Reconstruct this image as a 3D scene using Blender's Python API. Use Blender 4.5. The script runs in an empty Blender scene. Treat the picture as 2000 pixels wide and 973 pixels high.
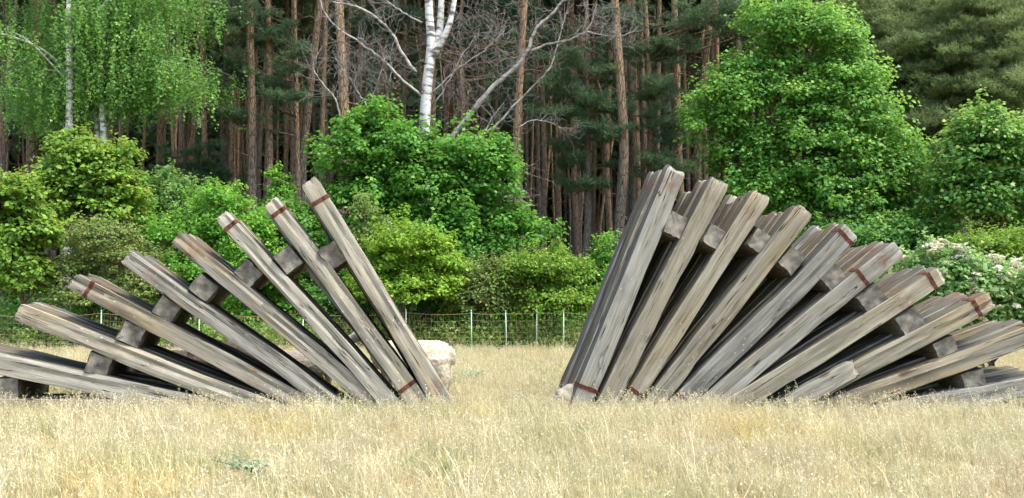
import bpy, math
import numpy as np
from mathutils import Vector, Matrix, Quaternion

# ------------------------------------------------------------------ camera, sky, sun, exposure
sc = bpy.context.scene
C = sc.collection
F = 1920.0                        # focal length in photo pixels (2000 wide)
CAM_H = 1.38
PITCH = math.atan(103.5 / F)      # horizon sits at y = 590 in the photograph
cam = bpy.data.cameras.new('camera')
cam.sensor_width = 36.0
cam.lens = F / 2000.0 * 36.0
cam.clip_start = 0.1
cam.clip_end = 2000.0
cam_ob = bpy.data.objects.new('camera', cam)
C.objects.link(cam_ob)
cam_ob.location = (0, 0, CAM_H)
cam_ob.rotation_euler = (math.pi / 2 + PITCH, 0, 0)
sc.camera = cam_ob

SUN_EL, SUN_AZ = math.radians(66), math.radians(112)   # azimuth clockwise from +Y: high on the right, a little behind the camera
world = bpy.data.worlds.new('World')
sc.world = world
world.use_nodes = True
wn = world.node_tree
sky = wn.nodes.new('ShaderNodeTexSky')
sky.sky_type = 'NISHITA'
sky.sun_disc = False
sky.sun_elevation = SUN_EL
sky.sun_rotation = SUN_AZ
sky.air_density = 1.0
sky.dust_density = 4.0
sky.ozone_density = 0.6
wn.links.new(sky.outputs[0], wn.nodes['Background'].inputs[0])
wn.nodes['Background'].inputs[1].default_value = 0.15

sun = bpy.data.lights.new('sun', 'SUN')
sun.energy = 1.5
sun.angle = math.radians(14)
sun.color = (1.0, 0.95, 0.86)
sun_ob = bpy.data.objects.new('sun', sun)
C.objects.link(sun_ob)
to_sun = Vector((math.sin(SUN_AZ) * math.cos(SUN_EL), math.cos(SUN_AZ) * math.cos(SUN_EL), math.sin(SUN_EL)))
sun_ob.rotation_euler = to_sun.to_track_quat('Z', 'Y').to_euler()

sc.view_settings.view_transform = 'Standard'
sc.view_settings.look = 'None'
sc.view_settings.gamma = 1.0
sc.view_settings.use_curve_mapping = False
sc.view_settings.exposure = 1.72
sc.render.engine = 'CYCLES'
sc.cycles.max_bounces = 6
sc.cycles.diffuse_bounces = 3
sc.cycles.glossy_bounces = 2
sc.cycles.transmission_bounces = 4
sc.cycles.use_denoising = True
sc.cycles.denoiser = 'OPENIMAGEDENOISE'
sc.cycles.denoising_input_passes = 'RGB_ALBEDO_NORMAL'
sc.cycles.denoising_prefilter = 'ACCURATE'

# ------------------------------------------------------------------ helpers
R = np.random.default_rng(11)

def P(x, y, Y):
    """world point at depth Y that the photograph shows at pixel x, y"""
    u, v = (x - 1000.0) / F, (486.5 - y) / F
    cp, sp = math.cos(PITCH), math.sin(PITCH)
    d = np.array([u, cp - v * sp, sp + v * cp])
    return np.array([0, 0, CAM_H]) + d * (Y / d[1])

def S(Y):
    return F / Y                  # photo pixels per metre at depth Y

def nrm(v):
    return v / (np.linalg.norm(v, axis=-1, keepdims=True) + 1e-9)

def tag(o, label=None, cat=None, group=None, kind=None):
    if label: o['label'] = label
    if cat: o['category'] = cat
    if group: o['group'] = group
    if kind: o['kind'] = kind
    return o

def empty(name, loc, label, cat, group=None):
    o = bpy.data.objects.new(name, None)
    o.empty_display_size = 0.3
    C.objects.link(o)
    o.location = [float(c) for c in loc]
    return tag(o, label, cat, group)

def link(name, me, mat=None, parent=None, loc=None):
    if mat is not None:
        for m in (mat if isinstance(mat, (list, tuple)) else [mat]):
            me.materials.append(m)
    o = bpy.data.objects.new(name, me)
    C.objects.link(o)
    if parent is not None:
        o.parent = parent
    if loc is not None:
        o.location = [float(c) for c in loc]
    return o

def fast_mesh(name, verts, faces, k, smooth=False, attrs=None):
    """verts (n,3), faces (m,k) all polygons with k corners"""
    verts = np.ascontiguousarray(verts, dtype=np.float32)
    faces = np.ascontiguousarray(faces, dtype=np.int32)
    me = bpy.data.meshes.new(name)
    me.vertices.add(len(verts))
    me.vertices.foreach_set('co', verts.ravel())
    me.loops.add(faces.size)
    me.loops.foreach_set('vertex_index', faces.ravel())
    me.polygons.add(len(faces))
    me.polygons.foreach_set('loop_start', np.arange(0, faces.size, k, dtype=np.int32))
    if smooth:
        me.polygons.foreach_set('use_smooth', np.ones(len(faces), dtype=bool))
    for an, (dom, val) in (attrs or {}).items():
        a = me.attributes.new(an, 'FLOAT', dom)
        a.data.foreach_set('value', np.ascontiguousarray(val, dtype=np.float32))
    me.update(calc_edges=True)
    return me

class Acc:
    """collects tubes and quads for one mesh"""
    def __init__(self):
        self.v, self.f, self.n = [], [], 0
    def add(self, v, f):
        v = np.asarray(v, float)
        self.v.append(v)
        self.f.extend([tuple(int(i) + self.n for i in q) for q in f])
        self.n += len(v)
    def tube(self, pts, rad, sides=6, cap=True):
        pts = np.asarray(pts, float)
        rad = np.broadcast_to(np.asarray(rad, float), (len(pts),))
        tan = nrm(np.gradient(pts, axis=0))
        ref = np.array([0.0, 0.0, 1.0]) if abs(tan[0][2]) < 0.8 else np.array([1.0, 0.0, 0.0])
        vs = []
        n1 = nrm(np.cross(tan[0], ref))
        for i in range(len(pts)):
            n1 = nrm(n1 - tan[i] * np.dot(n1, tan[i]))
            n2 = np.cross(tan[i], n1)
            for k in range(sides):
                a = 2 * math.pi * k / sides
                vs.append(pts[i] + rad[i] * (math.cos(a) * n1 + math.sin(a) * n2))
        fs = []
        for i in range(len(pts) - 1):
            for k in range(sides):
                a, b = i * sides + k, i * sides + (k + 1) % sides
                fs.append((a, b, b + sides, a + sides))
        if cap:
            fs.append(tuple(range(sides - 1, -1, -1)))
            fs.append(tuple(range((len(pts) - 1) * sides, len(pts) * sides)))
        self.add(vs, fs)
    def mesh(self, name, smooth=True):
        me = bpy.data.meshes.new(name)
        me.from_pydata(np.concatenate(self.v).tolist(), [], self.f)
        if smooth:
            me.polygons.foreach_set('use_smooth', np.ones(len(me.polygons), dtype=bool))
        me.update()
        return me

def spline(pts, n):
    """smooth curve through control points (Catmull-Rom)"""
    pts = np.asarray(pts, float)
    q = np.vstack([2 * pts[0] - pts[1], pts, 2 * pts[-1] - pts[-2]])
    out = []
    m = len(pts) - 1
    for t in np.linspace(0, m - 1e-6, n):
        i = int(t); u = t - i
        p0, p1, p2, p3 = q[i:i + 4]
        out.append(0.5 * (2 * p1 + (p2 - p0) * u + (2 * p0 - 5 * p1 + 4 * p2 - p3) * u * u + (3 * p1 - p0 - 3 * p2 + p3) * u ** 3))
    return np.array(out)

# ------------------------------------------------------------------ materials
class NT:
    def __init__(self, name):
        self.m = bpy.data.materials.new(name)
        self.m.use_nodes = True
        self.t = self.m.node_tree
        self.t.nodes.clear()
        self.out = self.t.nodes.new('ShaderNodeOutputMaterial')
    def n(self, kind, **kw):
        nd = self.t.nodes.new('ShaderNode' + kind)
        for k, v in kw.items():
            if k[0] == 'i' and k[1:].isdigit():
                nd.inputs[int(k[1:])].default_value = v
            elif k in nd.inputs:
                nd.inputs[k].default_value = v
            else:
                setattr(nd, k, v)
        return nd
    def l(self, a, b):
        self.t.links.new(a, b)
    def ramp(self, src, stops):
        nd = self.n('ValToRGB')
        e = nd.color_ramp.elements
        while len(e) < len(stops):
            e.new(0.5)
        for s, (p, c) in zip(e, stops):
            s.position = p
            s.color = (*c, 1) if len(c) == 3 else c
        self.l(src, nd.inputs[0])
        return nd.outputs[0]
    def mix(self, fac, a, b, mode='MIX'):
        nd = self.n('MixRGB', blend_type=mode)
        for s, v in zip(nd.inputs, (fac, a, b)):
            if hasattr(v, 'links'):
                self.l(v, s)
            elif isinstance(v, (int, float)):
                s.default_value = v
            else:
                s.default_value = (*v, 1)
        return nd.outputs[0]
    def math(self, op, a, b=0.0, clamp=False):
        nd = self.n('Math', operation=op, use_clamp=clamp)
        for s, v in zip(nd.inputs, (a, b)):
            if hasattr(v, 'links'): self.l(v, s)
            else: s.default_value = v
        return nd.outputs[0]
    def coords(self, which='Object', scale=(1, 1, 1)):
        tc = self.n('TexCoord')
        mp = self.n('Mapping')
        mp.inputs['Scale'].default_value = scale
        self.l(tc.outputs[which], mp.inputs['Vector'])
        return mp.outputs[0]
    def noise(self, vec, scale, detail=3, w=None, rough=0.55):
        nd = self.n('TexNoise', noise_dimensions='4D' if w is not None else '3D')
        nd.inputs['Scale'].default_value = scale
        nd.inputs['Detail'].default_value = detail
        nd.inputs['Roughness'].default_value = rough
        if vec is not None: self.l(vec, nd.inputs['Vector'])
        if w is not None: self.l(w, nd.inputs['W'])
        return nd.outputs[0]

def leaf_mat(name, dark, light, young, trans=0.42, rough=0.5, spread=0.35):
    """leaf: colour runs dark -> light -> young with the leaf's own tint"""
    t = NT(name)
    at = t.n('Attribute', attribute_name='tint')
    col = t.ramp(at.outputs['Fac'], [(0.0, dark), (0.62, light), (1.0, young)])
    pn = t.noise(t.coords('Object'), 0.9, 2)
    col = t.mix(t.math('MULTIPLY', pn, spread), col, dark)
    pb = t.n('BsdfPrincipled', Roughness=rough)
    pb.inputs['Specular IOR Level'].default_value = 0.28
    t.l(col, pb.inputs['Base Color'])
    tr = t.n('BsdfTranslucent')
    t.l(t.mix(0.5, col, young), tr.inputs[0])
    mx = t.n('MixShader', i0=trans)
    t.l(pb.outputs[0], mx.inputs[1]); t.l(tr.outputs[0], mx.inputs[2])
    t.l(mx.outputs[0], t.out.inputs[0])
    return t.m

def bark_mat(name, low, high, z0, z1, crack=(0.075, 0.062, 0.05), sc_=13.0):
    """plated bark, its colour changing up the stem"""
    t = NT(name)
    oi = t.n('ObjectInfo')
    v = t.coords('Object', (1, 1, 0.2))
    vo = t.n('TexVoronoi', feature='DISTANCE_TO_EDGE')
    vo.inputs['Scale'].default_value = sc_
    t.l(v, vo.inputs['Vector'])
    nz = t.noise(v, 5.0, 4, w=t.math('MULTIPLY', oi.outputs['Random'], 20.0))
    sep = t.n('SeparateXYZ')
    tc = t.n('TexCoord')
    t.l(tc.outputs['Object'], sep.inputs[0])
    mr = t.n('MapRange', i1=z0, i2=z1)
    zz = t.math('ADD', sep.outputs[2], t.math('MULTIPLY', t.math('SUBTRACT', nz, 0.5), 5.0))
    zz = t.math('ADD', zz, t.math('MULTIPLY', t.math('SUBTRACT', oi.outputs['Random'], 0.5), 7.0))
    t.l(zz, mr.inputs[0])
    col = t.mix(mr.outputs[0], low, high)
    col = t.mix(t.math('MULTIPLY', nz, 0.7), col, tuple(c * 0.45 for c in low))
    edge = t.ramp(vo.outputs[0], [(0.0, (0, 0, 0)), (0.12, (1, 1, 1))])
    col = t.mix(edge, crack, col)
    hue = t.n('HueSaturation')
    t.l(col, hue.inputs['Color'])
    t.l(t.math('ADD', t.math('MULTIPLY', oi.outputs['Random'], 0.5), 0.75), hue.inputs['Value'])
    pb = t.n('BsdfPrincipled', Roughness=0.95)
    pb.inputs['Specular IOR Level'].default_value = 0.1
    t.l(hue.outputs[0], pb.inputs['Base Color'])
    bp = t.n('Bump', Strength=0.8, Distance=0.03)
    t.l(edge, bp.inputs['Height'])
    t.l(bp.outputs[0], pb.inputs['Normal'])
    t.l(pb.outputs[0], t.out.inputs[0])
    return t.m

def plain_mat(name, col, rough=0.8, var=0.3, scale=6.0, bump=0.0, dark=None):
    t = NT(name)
    nz = t.noise(t.coords('Object'), scale, 4)
    d = dark or tuple(c * (1 - var) for c in col)
    c = t.ramp(nz, [(0.3, d), (0.7, col)])
    pb = t.n('BsdfPrincipled', Roughness=rough)
    pb.inputs['Specular IOR Level'].default_value = 0.25
    t.l(c, pb.inputs['Base Color'])
    if bump:
        bp = t.n('Bump', Strength=bump, Distance=0.02)
        t.l(nz, bp.inputs['Height']); t.l(bp.outputs[0], pb.inputs['Normal'])
    t.l(pb.outputs[0], t.out.inputs[0])
    return t.m

def timber_mat(name='weathered_timber', dim=1.0):
    """weathered timber, grain along local X; rust stain from the mesh; dim < 1 for creosoted wood and shade-darkened side faces"""
    t = NT(name)
    oi = t.n('ObjectInfo')
    w = t.math('MULTIPLY', oi.outputs['Random'], 37.0)
    grain = t.noise(t.coords('Object', (0.7, 17, 17)), 2.2, 5, w=w, rough=0.65)
    fine = t.noise(t.coords('Object', (1.2, 55, 55)), 2.0, 4, w=w, rough=0.6)
    stain = t.noise(t.coords('Object', (0.9, 3.0, 3.0)), 1.4, 3, w=w)
    tan = t.noise(t.coords('Object', (0.5, 4.0, 4.0)), 1.3, 2, w=t.math('ADD', w, 9.0))
    col = t.ramp(grain, [(0.22, (0.13, 0.125, 0.108)), (0.46, (0.255, 0.248, 0.212)), (0.78, (0.40, 0.395, 0.345))])
    tan = t.math('ADD', tan, t.math('MULTIPLY', t.math('SUBTRACT', t.math('FRACT', t.math('MULTIPLY', oi.outputs['Random'], 7.31)), 0.5), 0.26))
    col = t.mix(t.ramp(tan, [(0.50, (0, 0, 0)), (0.72, (0.75, 0.75, 0.75))]), col, (0.31, 0.255, 0.155), 'MIX')
    col = t.mix(t.ramp(stain, [(0.54, (0, 0, 0)), (0.78, (0.65, 0.65, 0.65))]), col, (0.075, 0.072, 0.068))
    gm = t.noise(t.coords('Object', (1.0, 2.0, 2.0)), 1.7, 2, w=t.math('ADD', w, 3.0))
    col = t.mix(t.ramp(gm, [(0.6, (0, 0, 0)), (0.8, (0.3, 0.3, 0.3))]), col, (0.13, 0.14, 0.075))
    # long dark checks
    chk = t.noise(t.coords('Object', (0.7, 34, 34)), 1.6, 2, w=t.math('ADD', w, 5.0))
    cm = t.ramp(chk, [(0.0, (1, 1, 1)), (0.30, (1, 1, 1)), (0.335, (0, 0, 0))])
    col = t.mix(cm, col, (0.028, 0.024, 0.020))
    col = t.mix(t.ramp(fine, [(0.30, (0.55, 0.55, 0.55)), (0.5, (0, 0, 0))]), col, (0.10, 0.09, 0.075))
    # hairline cracks wandering along the grain, and a few knots
    hl = t.noise(t.coords('Object', (0.30, 7, 7)), 1.5, 3, w=t.math('ADD', w, 15.0))
    hm = t.ramp(t.math('ABSOLUTE', t.math('SUBTRACT', hl, 0.5)), [(0.0, (1, 1, 1)), (0.004, (1, 1, 1)), (0.011, (0, 0, 0))])
    hk = t.noise(t.coords('Object', (1.6, 5, 5)), 1.5, 2, w=t.math('ADD', w, 19.0))
    hm = t.mix(1.0, hm, t.ramp(hk, [(0.50, (0, 0, 0)), (0.60, (0.9, 0.9, 0.9))]), 'MULTIPLY')
    col = t.mix(hm, col, (0.020, 0.017, 0.014))
    kv = t.n('TexVoronoi', voronoi_dimensions='4D')
    kv.inputs['Scale'].default_value = 2.6
    t.l(t.coords('Object', (0.55, 1.2, 1.2)), kv.inputs['Vector']); t.l(w, kv.inputs['W'])
    col = t.mix(t.ramp(kv.outputs['Distance'], [(0.0, (1, 1, 1)), (0.10, (0.8, 0.8, 0.8)), (0.16, (0, 0, 0))]), col, (0.075, 0.058, 0.042))
    # lichen specks
    vo = t.n('TexVoronoi')
    vo.inputs['Scale'].default_value = 16.0
    t.l(t.coords('Object', (0.6, 1, 1)), vo.inputs['Vector'])
    li = t.ramp(vo.outputs[0], [(0.0, (1, 1, 1)), (0.12, (1, 1, 1)), (0.17, (0, 0, 0))])
    lm = t.ramp(stain, [(0.50, (0, 0, 0)), (0.6, (0.8, 0.8, 0.8))])
    col = t.mix(t.mix(1.0, li, lm, 'MULTIPLY'), col, (0.40, 0.42, 0.38))
    hs = t.n('HueSaturation')
    t.l(col, hs.inputs['Color'])
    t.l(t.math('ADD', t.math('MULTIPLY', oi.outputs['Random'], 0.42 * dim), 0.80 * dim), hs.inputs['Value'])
    own = t.ramp(t.math('FRACT', t.math('MULTIPLY', oi.outputs['Random'], 13.7)), [(0.0, (0.84, 0.89, 0.94)), (0.35, (0.97, 0.97, 0.95)), (0.65, (1.10, 1.04, 0.88)), (1.0, (1.10, 1.08, 0.96))])
    hs_out = t.mix(0.8, hs.outputs[0], own, 'MULTIPLY')
    ru = t.n('Attribute', attribute_name='rust')
    rn = t.noise(t.coords('Object', (6, 10, 10)), 1.5, 4)
    rf = t.math('MULTIPLY', ru.outputs['Fac'], t.ramp(rn, [(0.42, (0, 0, 0)), (0.62, (1, 1, 1))]), True)
    col = t.mix(rf, hs_out, (0.17, 0.062, 0.026))
    pb = t.n('BsdfPrincipled', Roughness=0.9)
    pb.inputs['Specular IOR Level'].default_value = 0.15
    t.l(col, pb.inputs['Base Color'])
    h = t.math('ADD', t.math('MULTIPLY', grain, 0.6), t.math('ADD', t.math('MULTIPLY', fine, 0.4), t.math('ADD', t.math('MULTIPLY', cm, -0.8), t.math('MULTIPLY', hm, -1.0))))
    bp = t.n('Bump', Strength=0.9, Distance=0.012)
    t.l(h, bp.inputs['Height']); t.l(bp.outputs[0], pb.inputs['Normal'])
    t.l(pb.outputs[0], t.out.inputs[0])
    return t.m

def endgrain_mat():
    t = NT('timber_end_grain')
    oi = t.n('ObjectInfo')
    w = t.math('MULTIPLY', oi.outputs['Random'], 23.0)
    v = t.coords('Object')
    sep = t.n('SeparateXYZ'); t.l(v, sep.inputs[0])
    nz = t.noise(v, 9.0, 4, w=w)
    r2 = t.math('SQRT', t.math('ADD', t.math('POWER', t.math('ABSOLUTE', sep.outputs[1]), 2.0), t.math('POWER', t.math('ABSOLUTE', sep.outputs[2]), 2.0)))
    ring = t.math('SINE', t.math('ADD', t.math('MULTIPLY', r2, 260.0), t.math('MULTIPLY', nz, 9.0)))
    col = t.ramp(nz, [(0.28, (0.060, 0.057, 0.050)), (0.50, (0.17, 0.162, 0.138)), (0.75, (0.36, 0.34, 0.28))])
    col = t.mix(t.math('MULTIPLY', t.math('ADD', ring, 1.0), 0.07), col, (0.05, 0.045, 0.035))
    pb = t.n('BsdfPrincipled', Roughness=0.95)
    pb.inputs['Specular IOR Level'].default_value = 0.1
    t.l(col, pb.inputs['Base Color'])
    bp = t.n('Bump', Strength=0.8, Distance=0.015)
    t.l(t.math('ADD', nz, t.math('MULTIPLY', ring, 0.05)), bp.inputs['Height']); t.l(bp.outputs[0], pb.inputs['Normal'])
    t.l(pb.outputs[0], t.out.inputs[0])
    return t.m

def birch_mat(name, white, dark, grey):
    t = NT(name)
    v = t.coords('Object', (1.0, 1.0, 3.2))
    nz = t.noise(v, 2.4, 4)
    n2 = t.noise(t.coords('Object', (1, 1, 0.6)), 1.5, 3)
    col = t.ramp(nz, [(0.0, dark), (0.38, dark), (0.44, grey), (0.52, white), (1.0, white)])
    col = t.mix(t.math('MULTIPLY', n2, 0.5), col, grey)
    pb = t.n('BsdfPrincipled', Roughness=0.75)
    t.l(col, pb.inputs['Base Color'])
    t.l(pb.outputs[0], t.out.inputs[0])
    return t.m

def ground_mat():
    """straw coloured turf in the meadow, brown needle litter under the pines"""
    t = NT('meadow_and_forest_floor')
    g = t.n('NewGeometry')
    sep = t.n('SeparateXYZ'); t.l(g.outputs['Position'], sep.inputs[0])
    n1 = t.noise(g.outputs['Position'], 0.7, 4)
    n2 = t.noise(g.outputs['Position'], 14.0, 5)
    mead = t.ramp(n1, [(0.3, (0.20, 0.19, 0.07)), (0.5, (0.36, 0.29, 0.14)), (0.7, (0.30, 0.26, 0.12))])
    mead = t.mix(t.math('MULTIPLY', n2, 0.6), mead, (0.15, 0.115, 0.055))
    lit = t.ramp(n2, [(0.3, (0.035, 0.025, 0.016)), (0.7, (0.10, 0.07, 0.042))])
    mr = t.n('MapRange', i1=30.0, i2=34.0)
    t.l(t.math('ADD', sep.outputs[1], t.math('MULTIPLY', n1, 3.0)), mr.inputs[0])
    col = t.mix(mr.outputs[0], mead, lit)
    pb = t.n('BsdfPrincipled', Roughness=1.0)
    pb.inputs['Specular IOR Level'].default_value = 0.0
    t.l(col, pb.inputs['Base Color'])
    bp = t.n('Bump', Strength=1.0, Distance=0.03)
    t.l(n2, bp.inputs['Height']); t.l(bp.outputs[0], pb.inputs['Normal'])
    t.l(pb.outputs[0], t.out.inputs[0])
    return t.m

def grass_mat():
    """dry grass: blade tint + patches of green, pink-brown and gold across the meadow"""
    t = NT('dry_grass')
    g = t.n('NewGeometry')
    oi = t.n('ObjectInfo')
    at = t.n('Attribute', attribute_name='tint')
    straw = t.ramp(at.outputs['Fac'], [(0.0, (0.17, 0.24, 0.08)), (0.22, (0.34, 0.35, 0.17)), (0.55, (0.50, 0.455, 0.265)), (1.0, (0.68, 0.63, 0.44))])
    n1 = t.noise(oi.outputs['Location'], 0.8, 3)
    n2 = t.noise(oi.outputs['Location'], 1.6, 2, w=t.math('ADD', 4.0, 0.0))
    n3 = t.noise(oi.outputs['Location'], 0.55, 3, w=t.math('ADD', 11.0, 0.0))
    col = t.mix(t.ramp(n1, [(0.50, (0, 0, 0)), (0.70, (0.55, 0.55, 0.55))]), straw, (0.27, 0.34, 0.11))
    col = t.mix(t.ramp(n2, [(0.56, (0, 0, 0)), (0.74, (0.45, 0.45, 0.45))]), col, (0.50, 0.30, 0.20))
    col = t.mix(t.ramp(n3, [(0.54, (0, 0, 0)), (0.72, (0.6, 0.6, 0.6))]), col, (0.62, 0.50, 0.13))
    hs = t.n('HueSaturation')
    t.l(col, hs.inputs['Color'])
    t.l(t.math('ADD', t.math('MULTIPLY', oi.outputs['Random'], 0.35), 0.82), hs.inputs['Value'])
    pb = t.n('BsdfPrincipled', Roughness=0.6)
    pb.inputs['Specular IOR Level'].default_value = 0.2
    t.l(hs.outputs[0], pb.inputs['Base Color'])
    tr = t.n('BsdfTranslucent'); t.l(hs.outputs[0], tr.inputs[0])
    mx = t.n('MixShader', i0=0.35)
    t.l(pb.outputs[0], mx.inputs[1]); t.l(tr.outputs[0], mx.inputs[2])
    t.l(mx.outputs[0], t.out.inputs[0])
    return t.m

M = {}
M['timber'] = timber_mat()
M['endgrain'] = endgrain_mat()
M['bedding'] = timber_mat('creosoted_shaded_face', 0.36)  # darker timber copy: creosote plus painted shade for the gaps between rows
M['creosoted'] = timber_mat('creosoted_timber', 0.34)
M['rust'] = plain_mat('rusty_steel', (0.115, 0.046, 0.028), 0.9, scale=22, bump=0.5, dark=(0.055, 0.02, 0.013))
M['ground'] = ground_mat()
M['grass'] = grass_mat()
M['pine_bark'] = bark_mat('pine_bark', (0.215, 0.195, 0.17), (0.40, 0.265, 0.15), 3.0, 11.0)
M['brown_bark'] = bark_mat('brown_bark', (0.12, 0.10, 0.08), (0.15, 0.12, 0.09), 1.0, 6.0, sc_=12)
M['birch'] = birch_mat('white_birch_bark', (0.72, 0.72, 0.70), (0.03, 0.03, 0.03), (0.36, 0.35, 0.33))
M['birch_limb'] = birch_mat('grey_birch_limb', (0.42, 0.41, 0.38), (0.10, 0.095, 0.08), (0.24, 0.23, 0.205))
M['twig'] = plain_mat('dead_twigs', (0.25, 0.23, 0.215), 0.9)
M['wool'] = plain_mat('cream_wool', (0.50, 0.455, 0.345), 1.0, var=0.3, scale=26, bump=0.9)
M['grey_wool'] = plain_mat('grey_wool', (0.27, 0.25, 0.21), 1.0, var=0.35, scale=24, bump=0.9)
M['dark_wool'] = plain_mat('dark_brown_wool', (0.085, 0.068, 0.055), 1.0, var=0.5, scale=24, bump=0.9)
M['stone'] = plain_mat('pale_stone', (0.38, 0.355, 0.285), 0.95, var=0.4, scale=9, bump=0.8)
M['post'] = plain_mat('pale_green_plastic', (0.46, 0.63, 0.50), 0.5, var=0.2, scale=5)
M['net'] = plain_mat('orange_brown_twine', (0.24, 0.16, 0.10), 0.8, var=0.3, scale=3)
M['metal'] = plain_mat('dull_metal', (0.3, 0.3, 0.3), 0.5)
M['needle'] = leaf_mat('pine_needles', (0.036, 0.076, 0.040), (0.105, 0.195, 0.088), (0.18, 0.24, 0.105), 0.35, 0.6)
M['needle_olive'] = leaf_mat('olive_pine_needles', (0.070, 0.120, 0.048), (0.20, 0.300, 0.110), (0.32, 0.38, 0.15), 0.38, 0.6)
M['umbel'] = plain_mat('cream_blossom', (0.82, 0.80, 0.64), 0.9, var=0.12, scale=30)

# ------------------------------------------------------------------ ground
def build_ground():
    xs = np.concatenate([np.linspace(-400, -40, 10), np.linspace(-36, 36, 73), np.linspace(40, 400, 10)])
    ys = np.concatenate([np.linspace(-60, 2, 8), np.linspace(3, 60, 115), np.linspace(64, 600, 16)])
    X, Y = np.meshgrid(xs, ys)
    Z = 0.03 * np.sin(X * 0.7 + 1) * np.cos(Y * 0.5) + 0.02 * np.sin(X * 1.9 + Y * 1.3) - 0.05
    v = np.stack([X, Y, Z], -1).reshape(-1, 3)
    nx = len(xs)
    i = np.arange((len(ys) - 1) * (nx - 1))
    a = (i // (nx - 1)) * nx + i % (nx - 1)
    f = np.stack([a, a + 1, a + 1 + nx, a + nx], -1)
    tag(link('ground', fast_mesh('ground', v, f, 4, True), M['ground']), kind='structure')
build_ground()

# ------------------------------------------------------------------ timber fans
FAN_Y = 12.8
DEPTH = np.array([-0.151, 1.0, 0.0])          # the layers of both fans step back along this line
DEPTH_U = DEPTH / np.linalg.norm(DEPTH)

def smooth_noise(n, rng, amp, knots=6):
    k = rng.normal(0, amp, knots)
    return np.interp(np.linspace(0, knots - 1, n), np.arange(knots), k)

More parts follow.
